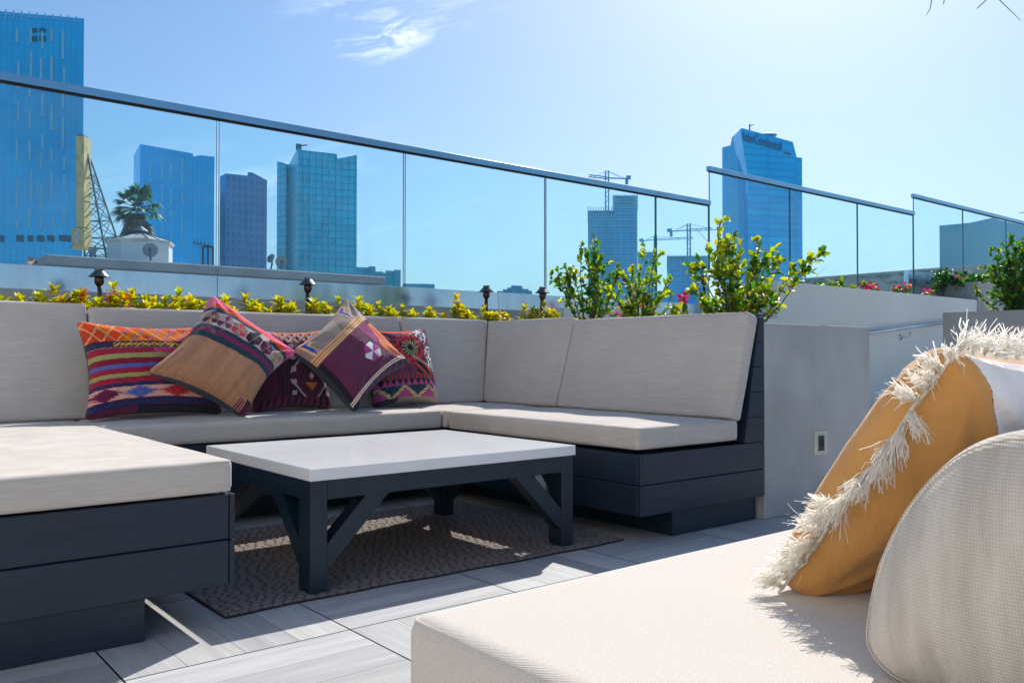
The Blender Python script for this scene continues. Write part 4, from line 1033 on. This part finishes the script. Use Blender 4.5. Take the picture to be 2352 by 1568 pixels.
def pt(px, D): p = Dp(px, 815, D); return (p[0], p[1])
def ztop(py, D): return Dp(1176, py, D)[2]
def tower(name, label, cols, mat, group='skyscrapers beyond the glass', back=60., z0=GZ):
    """cols = [(px, depth, py_top)...] left to right; closed with a back edge"""
    b = pt(cols[0][0], cols[0][1]); t = thing(name, label, 'skyscraper', (b[0], b[1], z0), group)
    poly = [pt(c[0], c[1]) for c in cols]; tops = [ztop(c[2], c[1]) for c in cols]
    bk = np.array([fw[0], fw[1]])*back
    w_ = (cols[-1][0]-cols[0][0])*.06; poly += [pt(cols[-1][0]-w_, cols[-1][1]+back), pt(cols[0][0]+w_, cols[0][1]+back)]; tops += [tops[-1], tops[0]]
    g = G(); g.prism(poly[::1], z0, 0, 0, None, tops); obj('facade', g, mat, t); return t
B1 = facade('blue_curtain_wall', (.002, .49, .94), (.003, .56, .98), (.002, .42, .82), 1.6, 3.6, .16)
B2 = facade('blue_curtain_wall_pale', (.004, .50, .70), (.006, .64, .82), (.003, .30, .50), 3.1, 3.3, .3)
LT = plain('pale_fin', (.30, .62, .80), .4, .2, .1, .2); LC = plain('lattice_steel', (.05, .10, .13), .5)
DK = plain('dark_louvre', (.012, .04, .10), .5)
# tower 1
D1 = 260.; t1 = tower('glass_tower', 'tall blue glass tower with pale vertical dashes at the left edge', [(-160, 250, 8.), (187, D1, 38.)], B1, back=70)
fr0 = np.array(Dp(-160, 815, 250)); fr1 = np.array(Dp(187, 815, D1)); du = (fr1-fr0); du[2] = 0; Lf = np.linalg.norm(du); du /= Lf; nout = np.array([du[1], -du[0], 0])
def onf(px, py, off=.3):     # point on tower 1's front plane seen at px,py
    d = ray(px, py); t = ((fr0-O) @ nout)/(d @ nout); return O+d*t+nout*off
r = random.Random(4); g = G()
for col, px in enumerate((-50, -5, 40, 69, 95, 119, 145)):
    y = 48+r.uniform(0, 40)
    while y < 520:
        ln = r.uniform(28, 72); a_ = onf(px+(3 if int(y) % 2 else 0), y); b_ = onf(px+(3 if int(y) % 2 else 0), min(y+ln, 530)); g.bar((a_[0], a_[1], a_[2]), (a_[0], a_[1], b_[2]), .75, .3); y += ln+r.uniform(8, 45)
obj('facade_stripes', g, LT, t1)
g = G()
for (xa, xb, ya, yb) in ((70, 86, 66, 76), (91, 106, 66, 76), (70, 86, 84, 96), (91, 106, 84, 96)):
    a_, b_, c_, d_ = onf(xa, yb, .35), onf(xb, yb, .35), onf(xb, ya, .35), onf(xa, ya, .35); g.add([a_, b_, c_, d_], [(0, 1, 2, 3)])
for (xa, xb) in ((-60, -30), (-20, 10), (38, 55), (64, 77), (85, 102), (109, 126), (136, 165)):
    g.add([onf(xa, 554, .35), onf(xb, 556, .35), onf(xb, 541, .35), onf(xa, 540, .35)], [(0, 1, 2, 3)])
obj('louvre', g, DK, t1)
g = G(); a_, b_ = onf(-60, 22, .1), onf(187, 38.6, .1)
for (y0, y1) in ((27, 38), (318, 321)): g.add([onf(-60, y1-12*(y0 < 50), .4), onf(186, y1+12, .4), onf(186, y1+13.5, .4), onf(-60, y1-10.5*(y0 < 50), .4)], [(0, 1, 2, 3)])
obj('crown_band', g, LT, t1)
g = G()
for k in range(13): a_ = onf(-40+k*18, 45); b_ = onf(-40+k*18, 24); g.bar((a_[0], a_[1], a_[2]), (a_[0], a_[1], Dp(187, 38.6, D1)[2]+.5), .35)
obj('crown_mullion', g, LT, t1)
# tower 2
t2 = tower('glass_tower', 'blue glass tower with a notched sloping roof behind the palm', [(304, 345, 355), (318.7, 330, 329), (440, 338, 351), (441, 338.2, 358), (457, 339, 359), (458, 339.1, 355), (490, 342, 358.5)], B1, back=30)
r = random.Random(9); g = G()
f0, f1 = Dp(318.7, 815, 330), Dp(490, 815, 342); d2 = f1-f0; d2[2] = 0; d2 /= np.linalg.norm(d2); n2 = np.array([d2[1], -d2[0], 0])
for px in (344, 372, 392, 418):
    y = 360+r.uniform(0, 30)
    while y < 560:
        ln = r.uniform(18, 50); d = ray(px, y); t = ((f0-O) @ n2)/(d @ n2); a_ = O+d*t+n2*.4; b_ = O+ray(px, y+ln)*t; g.bar((a_[0], a_[1], a_[2]), (a_[0], a_[1], b_[2]), .8, .3); y += ln+r.uniform(6, 22)
obj('facade_stripes', g, LT, t2)
# tower 3 dark
B3 = facade('dark_granite_tower', (.025, .09, .36), (.035, .12, .42), (.14, .19, .42), 2.6, 3.4, .75, .25, .3)
t3 = tower('office_tower', 'dark purple blue office tower with a low pointed roof', [(503, 370, 404), (516, 366, 397), (518, 366.2, 402), (566, 372, 402), (567, 372, 394), (578, 373, 395), (611.5, 378, 413)], B3, back=25)
# tower 4
t4 = tower('glass_tower', 'blue glass tower with angular roof points and a rooftop crane arm', [(634.5, 425, 369), (655, 420, 374), (655.5, 424, 376), (662, 424, 376), (682.5, 398, 338), (686, 398.2, 342), (772, 405, 352), (773.5, 405.2, 363), (818.6, 409, 354.5)], B2, back=30)
g = G(); zc = ztop(340, 398); a_ = Dp(686, 336, 402); b_ = Dp(706, 333, 402); g.bar(a_-np.array([0, 0, 2]), a_+np.array([0, 0, 1.]), 2.2, 1.5); g.bar(a_, b_, .6, .5); obj('roof_crane', g, DK, t4)
g = G(); 
for px in (700, 715, 745, 756, 774):
    for k in range(6): y = 352+k*44+((px*7) % 20); a_ = Dp(px, y, 403.); b_ = Dp(px, y+26, 403.); q = 398+(px-686)/86*7-.6; a_ = Dp(px, y, q); b_ = Dp(px, y+26, q); g.bar((a_[0], a_[1], b_[2]), (a_[0], a_[1], a_[2]), .35)
obj('facade_stripes', g, LT, t4)
# low blocks near the horizon
B5 = facade('teal_block', (.05, .27, .42), (.07, .33, .48), (.05, .22, .34), 5, 4, .5, .2, .3)
def block(label, cols, D, mat=B5, group='low hazy blocks on the skyline', name='distant_building'):
    b = pt(cols[0][0], D); t = thing(name, label, 'building', (b[0], b[1], GZ), group); g = G()
    for i in range(len(cols)-1):
        (a, ya), (c, _) = cols[i], cols[i+1]
        if ya is None: continue
        p0, p1 = pt(a, D), pt(c, D+2); g.prism([p0, p1, pt(c-1, D+40), pt(a+1, D+40)], GZ, ztop(ya, D))
    obj('block', g, mat, t); return t
block('low teal block at the foot of the rightmost left hand tower', [(818, 613), (846, 611), (862, 623), (880, 623.5)], 520)
block('small pointed roofed block left of the third glass seam', [(868, 626), (885, 621), (905, 619), (920, 619)], 500)
block('long flat low block right of the third glass seam', [(926, 651), (985, 652), (998, 659)], 560)
block('small stepped block on the skyline between two path lights', [(1142, 668), (1155, 664), (1165, 660), (1174, 655), (1192, 656), (1200, 663), (1214, 667), (1222, 668)], 620)
# construction tower
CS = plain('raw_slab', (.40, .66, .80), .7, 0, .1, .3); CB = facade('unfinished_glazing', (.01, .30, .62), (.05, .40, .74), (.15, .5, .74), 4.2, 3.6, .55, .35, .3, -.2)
def construction(label, xa, xb, ytl, ytr, ybot, D, step_px, wide, mid=None):
    b = pt(xa, D); t = thing('unfinished_tower', label, 'building', (b[0], b[1], GZ), 'buildings under construction')
    g = G(); secs = [(xa+2.5, mid or xb, ytl+14), ((mid or xa)+.0, xb-2.5, ytr+22)] if mid else [(xa+2.5, xb-2.5, ytl+10)]
    bk = np.array([fw[0], fw[1]])*28
    for i, (a, c, y) in enumerate(secs):
        p0, p1 = pt(a, D+i*.3), pt(c, D+i*.3); g.prism([p0, p1, pt(c-2, D+28), pt(a+2, D+28)], GZ, ztop(y, D))
    obj('core', g, CB, t); g = G(); y = ytr if mid else ytl
    while y < ybot:
        a = xa if (not mid or y >= ytl) else mid-4
        p0, p1 = np.array(pt(a-.5, D-1.5)), np.array(pt(xb, D-1.5)); q = bk/28*31; z = ztop(y, D)
        g.prism([tuple(p0), tuple(p1), pt(xb-2, D+31), pt(a+1.5, D+31)], z-.35, z); y += step_px
    obj('floor_slab', g, CS, t); g = G(); n = int((xb-xa)/6)
    for k in range(n+1):
        px = xa+(xb-xa)*k/n; y = ytl if (not mid or px < mid-4) else ytr; p = pt(px, D-1.2); g.bar((p[0], p[1], ztop(y+34, D)), (p[0], p[1], ztop(y-3, D)), .35)
    obj('scaffold_pole', g, CS, t); return t
construction('slender unfinished tower wrapped in bare floor slabs and scaffolding', 1351, 1465, 478, 449, 700, 560, 6.9, 30, 1412)
construction('low unfinished block just right of the slender tower', 1466, 1508, 579, 579, 700, 600, 7, 20)
construction('wide unfinished block with a crane rising from it', 1533, 1626, 588, 588, 665, 600, 7, 20)
block('blue glass podium below the wide unfinished block', [(1500, 668), (1548, 660), (1630, 662)], 480, B1, name='podium_building')
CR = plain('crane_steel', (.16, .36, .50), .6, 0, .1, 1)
def crane(label, px, ytop, ybase, D, jl, yl, jr, yr, ctr):
    b = pt(px, D); t = thing('tower_crane', label, 'crane', (b[0], b[1], GZ), 'tower cranes'); w = 1.2
    zb_, zt = (GZ if ybase is None else ztop(ybase, D)), ztop(ytop, D); zj = ztop((yl+yr)/2, D); c = np.array([b[0], b[1], 0.])
    def lat(g, a, b_, w, step, rad):
        a = np.array(a); b_ = np.array(b_); L_ = np.linalg.norm(b_-a); d = (b_-a)/L_; s1 = np.cross(d, [0, 0, 1.]) if abs(d[2]) < .9 else rt.copy(); s1 /= np.linalg.norm(s1); s2 = np.cross(s1, d); n = max(2, int(L_/step))
        for (i, j) in ((-1, -1), (1, -1), (1, 1), (-1, 1)): g.bar(a+s1*i*w/2+s2*j*w/2, b_+s1*i*w/2+s2*j*w/2, rad)
        for k in range(n):
            p, q = a+d*L_*k/n, a+d*L_*(k+1)/n; sg = 1 if k % 2 else -1
            g.bar(p+s1*sg*w/2-s2*w/2, q-s1*sg*w/2-s2*w/2, rad*.7); g.bar(p+s2*sg*w/2+s1*w/2, q-s2*sg*w/2+s1*w/2, rad*.7)
    g = G(); lat(g, (b[0], b[1], max(zb_, GZ)), (b[0], b[1], zt), 2.0, 3., .42); obj('mast', g, CR, t)
    e1, e2 = Dp(jl, yl, D), Dp(jr, yr, D); m = np.array([b[0], b[1], zj]); g = G(); lat(g, m, e1 if ctr == 'r' else e2, 1.3, 3., .3); obj('jib', g, CR, t)
    g = G(); ce = e2 if ctr == 'r' else e1; g.bar(m, ce, 1.3, .6); d = (ce-m)/np.linalg.norm(ce-m); g.bar(ce-d*3+np.array([0, 0, .8]), ce+np.array([0, 0, .8]), 2., 2.2); g.bar(ce-d*2.6-np.array([0, 0, .3]), ce-d*2.6-np.array([0, 0, 3.6]), 1.4); obj('counterweight', g, CR, t)
    g = G(); tp = np.array([b[0], b[1], zt]); g.bar(tp, m+(e1-m)*.62, .22); g.bar(tp, m+(e2-m)*.62, .22); g.bar(tp, ce-d*3, .22); obj('stay_cable', g, CR, t)
crane('tower crane rising above the slender unfinished tower', 1395, 391, 640, 545, 1352, 404, 1449, 411, 'r')
crane('tower crane standing on the wide unfinished block', 1583, 513, 690, 590, 1533, 532, 1668, 524, 'l')
crane('fainter tower crane with its arm crossing behind the glass seam', 1506, 541, None, 700, 1469, 554, 1592, 546, 'l')
# big right tower
B6 = facade('striped_curtain_wall', (.002, .45, .94), (.006, .62, .98), (.002, .38, .82), 14, 3.3, .5, .5, .2, -.1)
t6 = thing('glass_tower', 'big blue glass tower with a tapering front slab and a rooftop helipad', 'skyscraper', (*pt(1717, 420), GZ), 'skyscrapers beyond the glass')
D6 = 420
def slab(px, tp, mat, name, back=35., z0=GZ):
    poly = [pt(a, d) for a, d, y in px]; tops = [ztop(y, d) for a, d, y in px]; bk = np.array([fw[0], fw[1]])*back
    poly += [pt(px[-1][0]-5, px[-1][1]+back), pt(px[0][0]+5, px[0][1]+back)]; tops += [tops[-1], tops[0]]
    g = G(); g.prism(poly, z0, 0, 0, None, tops); return obj(name, g, mat, t6)
slab([(1660.5, 445, 337.), (1697, 428, 328), (1716, 424, 330)], 0, B1, 'side_wing')
slab([(1712, 425, 345), (1800, 431, 355), (1844.6, 434, 361)], 0, B6, 'rear_slab')
g = G()   # tapering front slab, built as a solid
def tp(px, py, d): return Dp(px, py, d)
fr = [(1700.5, 297), (1703, 294), (1821, 326), (1829, 357), (1842, 470), (1844, 700), (1719, 700), (1717, 405)]
va = [tp(x, y, 418+(x-1700)*.07) for x, y in fr]; vb = [p+np.array([fw[0], fw[1], 0])*14 for p in va]; n = len(fr)
zb_ = GZ; 
uv = [((x-1700)*.22, p[2]) for (x, y), p in zip(fr, va)]
g.add(va+vb, [tuple(range(n))[::-1], tuple(range(n, 2*n))]+[(i, (i+1) % n, n+(i+1) % n, n+i) for i in range(n)], 0, None, [uv[::-1], uv]+[[(0, 0)]*4]*n); obj('front_slab', g, B6, t6)
g = G(); pA, pB = pt(1719, 419.3), pt(1844, 428); bk = np.array([fw[0], fw[1]])*14; g.prism([pA, pB, (pB[0]+bk[0], pB[1]+bk[1]), (pA[0]+bk[0], pA[1]+bk[1])], GZ, ztop(700, 420)); obj('lower_slab', g, B6, t6)
g = G(); va = [tp(x, y, 440) for x, y in ((1683, 334), (1688, 309), (1698, 312), (1699, 334))]; vb = [p+np.array([fw[0], fw[1], 0])*6 for p in va]
g.add(va+vb, [(3, 2, 1, 0), (4, 5, 6, 7), (0, 1, 5, 4), (1, 2, 6, 5), (2, 3, 7, 6), (3, 0, 4, 7)]); obj('roof_fin', g, plain('grey_fin', (.25, .33, .45), .5), t6)
hc = tp(1762, 308, 430); g = G(); g.lathe(hc+np.array([0, 0, -2.4]), [(1.2, 0), (2.6, .6), (4.5, 1.2), (4.8, 1.6), (4.5, 1.8)], 28); g.lathe(hc-np.array([0, 0, 12]), [(1.5, 0), (1.5, 10)], 10); obj('helipad', g, plain('pad_grey', (.2, .32, .45), .5), t6)
g = G(); a_ = tp(1722, 300, 425); g.bar(a_-np.array([0, 0, 2]), a_+np.array([0, 0, 3.2]), .5); g.bar(a_+np.array([0, 0, 2]), a_+np.array([0, 0, 3.]) + rt*2, .3); obj('antenna', g, DK, t6)
# letters along the slab's top
def letters(txt, px0, py0, px1, py1, size, D, off, mat, parent):
    cu = bpy.data.curves.new('letters', 'FONT'); cu.body = txt; cu.size = size; cu.extrude = .15; tmp = bpy.data.objects.new('tmp', cu); sc.collection.objects.link(tmp)
    me = bpy.data.meshes.new_from_object(tmp.evaluated_get(bpy.context.evaluated_depsgraph_get())); bpy.data.objects.remove(tmp)
    a = tp(px0, py0, D-off); b = tp(px1, py1, D+(px1-px0)*.07-off); e = b-a; W = max(v.co.x for v in me.vertices); s = np.linalg.norm(e)/W; e /= np.linalg.norm(e)
    u_ = np.array([0, 0, 1.]); n_ = np.cross(e, u_); n_ /= np.linalg.norm(n_); base = wloc(parent)
    for v in me.vertices: q = a+e*v.co.x*s+u_*v.co.y*1.35+n_*v.co.z; v.co = tuple(q-base)
    me.materials.append(mat); o = bpy.data.objects.new('sign', me); sc.collection.objects.link(o); o.parent = parent
letters('InterContinental', 1707, 323, 1796, 347, 5.2, 418.5, .6, plain('sign_letters', (.05, .09, .34), .5), t6)
g = G()
for (x, y) in ((1803, 350), (1807, 351), (1813, 353)): a_ = tp(x, y, 418+(x-1700)*.07-.6); g.bar(a_, a_+rt*.9, .9)
obj('sign', g, plain('sign_dots', (.12, .2, .4), .5), t6)
# right hand teal block, seen through the far balustrade, and the brick parapet before it
B7 = plain('teal_render', (.06, .40, .52), .4, .1, .25, .05)
t = thing('teal_building', 'plain teal building seen through the far right glass panels', 'building', (*pt(2160, 90), GZ)); g = G()
cs = [(2160, 90, 517.5), (2230, 93, 511), (2283, 96, 499.5), (2300, 97, 505), (2420, 103, 532)]
poly = [pt(a, d) for a, d, y in cs]; tops = [ztop(y, d) for a, d, y in cs]; bk = np.array([fw[0], fw[1]])*30
poly += [pt(2420, 130), pt(2168, 118)]; tops += [tops[-1], tops[0]]; g.prism(poly, GZ, 0, 0, None, tops); obj('wall', g, B7, t)
def brick():
    m, nt, p = new_mat('painted_brick'); uv = ocoord(nt, 'UV'); b = nt.nodes.new('ShaderNodeTexBrick'); L(nt, uv, b.inputs[0]); b.inputs['Scale'].default_value = 1; b.inputs['Brick Width'].default_value = .45; b.inputs['Row Height'].default_value = .18; b.inputs['Mortar Size'].default_value = .02
    b.inputs['Color1'].default_value = (.40, .33, .28, 1); b.inputs['Color2'].default_value = (.52, .48, .42, 1); b.inputs['Mortar'].default_value = (.5, .47, .42, 1)
    c = mixc(nt, ramp(nt, nz(nt, uv, 1.2, 7, (1, 2.2, 1), .7), [(.45, (0,)*3), (.6, (1,)*3)]), b.outputs[0], (.13, .11, .10)); L(nt, c, p.inputs['Base Color']); p.inputs['Roughness'].default_value = .9; return m
a_ = Xp(1800, 648, 40); b_ = Xp(2400, 596, 40); g = G(); g.prism([(40, a_[1]), (40, b_[1]), (55, b_[1]), (55, a_[1])], GZ, 4.70); o = obj('brick_building', g, brick())
g = G(); g.box(39.9, 55.1, b_[1], a_[1]+.1, 4.702, 4.80); cp = obj('coping', g, M['conc']); cp.parent = o; tag(o, 'patchy painted brick building top behind the stucco wall', 'building')

# ------------------------------------------------------------------ neighbouring rooftop with cupola, dishes, palm and sign tower
R0 = Yp(122, 585, 30); R1 = Yp(870, 638, 30)
t = thing('rooftop_building', 'neighbouring flat roof with a lilac grey parapet', 'building', (R0[0], 30, GZ)); lil = plain('parapet_render', (.42, .37, .38), .8, 0, .15, .8)
g = G(); g.box(R0[0], R1[0], 30, 48, GZ, 3.62, 0); obj('wall', g, plain('brown_render', (.12, .10, .11), .8, 0, .5, .6), t)
g = G(); g.bbox(R0[0]-.25, R1[0]+.2, 29.75, 48.2, 3.622, 3.94, .04); g.box(R0[0]-.2, R1[0], 40, 48, 3.95, 4.3); obj('parapet', g, lil, t)
g = G(); a_ = Yp(62, 607, 30); b_ = Yp(108, 590, 34); g.bar(a_, b_, .09); g.bar(b_, b_-np.array([0, 0, 1.4]), .09); a2 = Yp(71, 590, 31); g.bar(a2, a2-np.array([0, 0, 1.2]), .14)
tag(obj('roof_railing', g, plain('orange_pipe', (.5, .28, .2), .6)), 'orange handrail pipe at the left end of the neighbouring roof', 'railing')
# cupola: octagonal drum with ribbed metal roof
cc_ = Dp(322, 600, 31.5); cu = thing('roof_pavilion', 'white octagonal roof pavilion with a ribbed metal pyramid roof', 'pavilion', (cc_[0], cc_[1], 3.9))
s_ = 31.5/1966.36; Rr = 71*s_; zE = Dp(322, 562, 31.5)[2]; zA = Dp(322, 536, 31.5)[2]
an0 = YAW+math.pi+math.radians(13)
oc = [(cc_[0]+Rr*math.cos(an0+k*math.pi/4+math.pi/8), cc_[1]+Rr*math.sin(an0+k*math.pi/4+math.pi/8)) for k in range(8)]
g = G(); g.prism(oc, 3.0, zE); obj('drum', g, plain('white_render', (.72, .72, .73), .8, 0, .05, 1), cu)
g = G(); oe = [(cc_[0]+Rr*1.06*math.cos(an0+k*math.pi/4+math.pi/8), cc_[1]+Rr*1.06*math.sin(an0+k*math.pi/4+math.pi/8)) for k in range(8)]; r2 = Rr*.17
ot = [(cc_[0]+r2*math.cos(an0+k*math.pi/4+math.pi/8), cc_[1]+r2*math.sin(an0+k*math.pi/4+math.pi/8)) for k in range(8)]
g.prism(oe, zE, zE+.10)
g.add([(*p, zE+.101) for p in oe]+[(*p, zA) for p in ot], [(k, (k+1) % 8, 8+(k+1) % 8, 8+k) for k in range(8)]+[tuple(range(8, 16))])
rf = obj('roof', g, plain('weathered_metal', (.62, .56, .50), .45, .3, .3, 2), cu)
g = G()
for k in range(8):
    for q in (0, .5):
        k2 = (k+1) % 8; pe = np.array([oe[k][0]*(1-q)+oe[k2][0]*q, oe[k][1]*(1-q)+oe[k2][1]*q, zE+.11]); pt_ = np.array([ot[k][0]*(1-q)+ot[k2][0]*q, ot[k][1]*(1-q)+ot[k2][1]*q, zA+.01]); g.bar(pe, pt_, .025)
obj('rib', g, DK, rf)
g = G(); g.lathe((cc_[0], cc_[1], zA-.05), [(r2*.9, 0), (r2*.9, .1), (r2*1.5, .13), (.05, .32)], 12); obj('vent_cap', g, plain('dark_tin', (.16, .17, .2), .5, .5), rf)
def dish(px, py, D, rad, label, tilt=(0, 0)):
    c = Dp(px, py, D); t = thing('satellite_dish', label, 'satellite dish', (c[0], c[1], 3.94), 'satellite dishes on the neighbouring roof')
    n_ = -fw*.75+rt*tilt[0]+np.array([0, 0, 1.])*tilt[1]; n_ /= np.linalg.norm(n_); s1 = np.cross(n_, [0, 0, 1.]); s1 /= np.linalg.norm(s1); s2 = np.cross(s1, n_); g = G(); vs = [c-n_*rad*.25]; N = 20
    for k in range(1, 5):
        for j in range(N): a = 2*math.pi*j/N; q = k/4; vs.append(c+(s1*math.cos(a)+s2*math.sin(a))*rad*q-n_*rad*.25*(1-q*q))
    fs = [(0, 1+j, 1+(j+1) % N) for j in range(N)]+[(1+(k-1)*N+j, 1+k*N+j, 1+k*N+(j+1) % N, 1+(k-1)*N+(j+1) % N) for k in range(1, 4) for j in range(N)]
    g.add(vs, fs); obj('reflector', g, plain('dish_grey', (.30, .31, .32), .5), t, True)
    g = G(); g.tube([c-n_*rad*.3, c-n_*rad*.4-np.array([0, 0, rad]), (c[0], c[1], 3.9)], .03, 6); obj('mast', g, DK, t); g = G(); g.tube([c-s2*rad, c+n_*rad*.6], .015, 5); g.bar(c+n_*rad*.55, c+n_*rad*.72, .07); obj('feed_arm', g, DK, t)
dish(345, 574, 29.6, 17*29.6/F, 'round grey satellite dish in front of the white roof pavilion', (.2, .1)); dish(214, 579, 30.6, 15*30.6/F, 'leftmost satellite dish by the lattice tower foot', (-.5, .3))
dish(622, 593, 31, 11*31/F, 'smaller tilted satellite dish beside the dark office tower', (-.4, .3)); dish(646, 602, 30.8, 14*30.8/F, 'grey satellite dish before the angular glass tower', (.5, .1))
# aerial frame
g = G(); a_, b_ = Yp(466, 566, 31), Yp(489, 566, 31)
for p in (a_, b_, (a_+b_)/2): g.bar((p[0], p[1], 3.9), (p[0], p[1], a_[2]), .06)
g.bar((a_[0], a_[1], a_[2]), (b_[0], b_[1], a_[2]), .06); g.bar(Yp(443, 557, 31), Yp(490, 566, 31), .03)
for k in range(5): p = Yp(446+k*8, 558+k*1.2, 31); g.bar(p-np.array([0, 0, .12]), p+np.array([0, 0, .12]), .02)
tag(obj('aerial_frame', g, DK), 'thin dark aerial frame on the neighbouring roof by the first glass seam', 'antenna')
# blade sign and lattice tower
t = thing('blade_sign', 'tall weathered yellow blade sign on the neighbouring roof', 'sign', (*Dp(184, 600, 31)[:2], 3.9)); D_ = 31
def fpl(xa, xb, ya, yb, D_, th, g):
    a, b, c, d = Dp(xa, yb, D_), Dp(xb, yb, D_), Dp(xb, ya, D_), Dp(xa, ya, D_); k = np.array([fw[0], fw[1], 0])*th
    g.add([a, b, c, d, a+k, b+k, c+k, d+k], [(0,1,2,3),(7,6,5,4),(0,4,5,1),(1,5,6,2),(2,6,7,3),(3,7,4,0)])
ylw = plain('weathered_yellow', (.80, .56, .24), .7, 0, .25, 3)
g = G(); fpl(174.5, 193, 312, 522, D_, .5, g); obj('column', g, ylw, t)
g = G(); fpl(164, 193.6, 524, 570, D_-.1, .55, g); obj('sign_box', g, ylw, t); g = G(); fpl(168, 182, 532, 560, D_-.13, .02, g); obj('faded_panel', g, plain('faded_white', (.6, .56, .45), .8, 0, .2, 6), t)
g = G(); fpl(176.5, 191, 309.5, 311.8, D_, .4, g); obj('cap', g, DK, t)
t = thing('lattice_tower', 'dark steel lattice tower behind the yellow blade sign', 'tower', (*Dp(235, 598, 31.5)[:2], 3.9)); g = G()
def lp(x, y, d=31.6): return Dp(x, y, d)
top = (200, 345); legs = [((193.5, 345), (194, 603), 31.6), ((199.5, 345), (247, 606), 31.3), ((202, 347), (286, 600), 32.6)]
for a, b, d in legs: g.bar(lp(*a, d), lp(*b, d), .055)
def li(a, b, q): return (a[0]+(b[0]-a[0])*q, a[1]+(b[1]-a[1])*q)
prev = None
for q in (.0, .2, .34, .48, .63, .78, .94):
    cur = [li(a, b, q)+(d,) for a, b, d in legs]
    for (i, j) in ((0, 1), (1, 2), (0, 2)):
        if q > .25: g.bar(lp(*cur[i]), lp(*cur[j]), .03)
        if prev: g.bar(lp(*prev[i]), lp(*cur[j]), .022); 
        if prev and q > .3: g.bar(lp(*prev[j]), lp(*cur[i]), .022)
    prev = cur
for y in (425, 470, 520, 566): g.bar(lp(186, y, 31.3), lp(196, y, 31.5), .05)
g.bar(lp(163, 566, 31.2), lp(247, 572, 31.3), .05); obj('lattice', g, LC, t)
# palm
def palm():
    D_ = 36.; c = Dp(318, 478, D_); s = D_/F; t = thing('palm_tree', 'fan palm with a shaggy dead skirt behind the roof pavilion', 'tree', (c[0], c[1], GZ)); r = random.Random(3)
    g = G(); g.tube([(c[0], c[1], GZ), (c[0], c[1], -5), (c[0], c[1], c[2]-.6)], [.34, .3, .27], 10); obj('trunk', g, M['stem'], t, True)
    gl = G(); gd = G()
    def fan_leaf(g, p, d, size, cols, droop):
        d = d/np.linalg.norm(d); s1 = np.cross(d, [0, 0, 1.]); s1 /= np.linalg.norm(s1)+1e-6; nrm = np.cross(s1, d); hub = p+d*size*.55-np.array([0, 0, droop*.15*size])
        g.tube([p, (p+hub)/2, hub], [.02, .015, .012], 3, 0, tuple(cols[0]*.6)); n = 17
        for k in range(n):
            a = math.radians(-85+170*k/(n-1)); dd = d*math.cos(a)+s1*math.sin(a); ln = size*.62*(1-.25*abs(math.sin(a)))*r.uniform(.9, 1.1); col = cols[r.randrange(len(cols))]*r.uniform(.7, 1.2)
            e1 = hub+dd*ln*.6+nrm*.02; e2 = hub+dd*ln-np.array([0, 0, droop*ln*.45]); w = np.cross(dd, nrm); w /= np.linalg.norm(w)+1e-6; w *= .045*size
            g.add([hub, e1+w, e2, e1-w], [(0, 1, 2, 3)], 0, tuple(col))
    grn = [lin(x) for x in ('24503c', '2f6048', '5c8a70', '1c3c30')]; br = [lin(x) for x in ('7a6a58', '5e5246', '8c8070')]
    for k in range(46):
        el = math.radians(r.uniform(-25, 85)); az = r.uniform(0, 2*math.pi); d = np.array([math.cos(az)*math.cos(el), math.sin(az)*math.cos(el), math.sin(el)]); fan_leaf(gl, c+d*.12, d, r.uniform(.72, 1.05), grn, r.uniform(.3, 1.))
    for k in range(50):
        az = r.uniform(0, 2*math.pi); el = math.radians(r.uniform(-78, -20)); d = np.array([math.cos(az)*math.cos(el), math.sin(az)*math.cos(el), math.sin(el)]); fan_leaf(gd, c-np.array([0, 0, r.uniform(.1, .75)])+d*.15, d, r.uniform(.45, .72), br if r.random() < .85 else grn, 1.)
    obj('crown', gl, M['leaf'], t); obj('dead_skirt', gd, M['leaf'], t)
palm()
# ------------------------------------------------------------------ air
if True:
    g = G(); g.box(-900, 1500, -900, 1500, GZ-1, 160); o = obj('haze', g, bpy.data.materials.new('haze_air')); m = o.data.materials[0]; m.use_nodes = True; nt = m.node_tree
    nt.nodes.remove(nt.nodes['Principled BSDF']); v = nt.nodes.new('ShaderNodeVolumePrincipled'); v.inputs['Color'].default_value = (.15, .70, 1, 1); v.inputs['Density'].default_value = .0004; v.inputs['Anisotropy'].default_value = .0
    L(nt, v.outputs[0], nt.nodes['Material Output'].inputs['Volume']); o['kind'] = 'stuff'
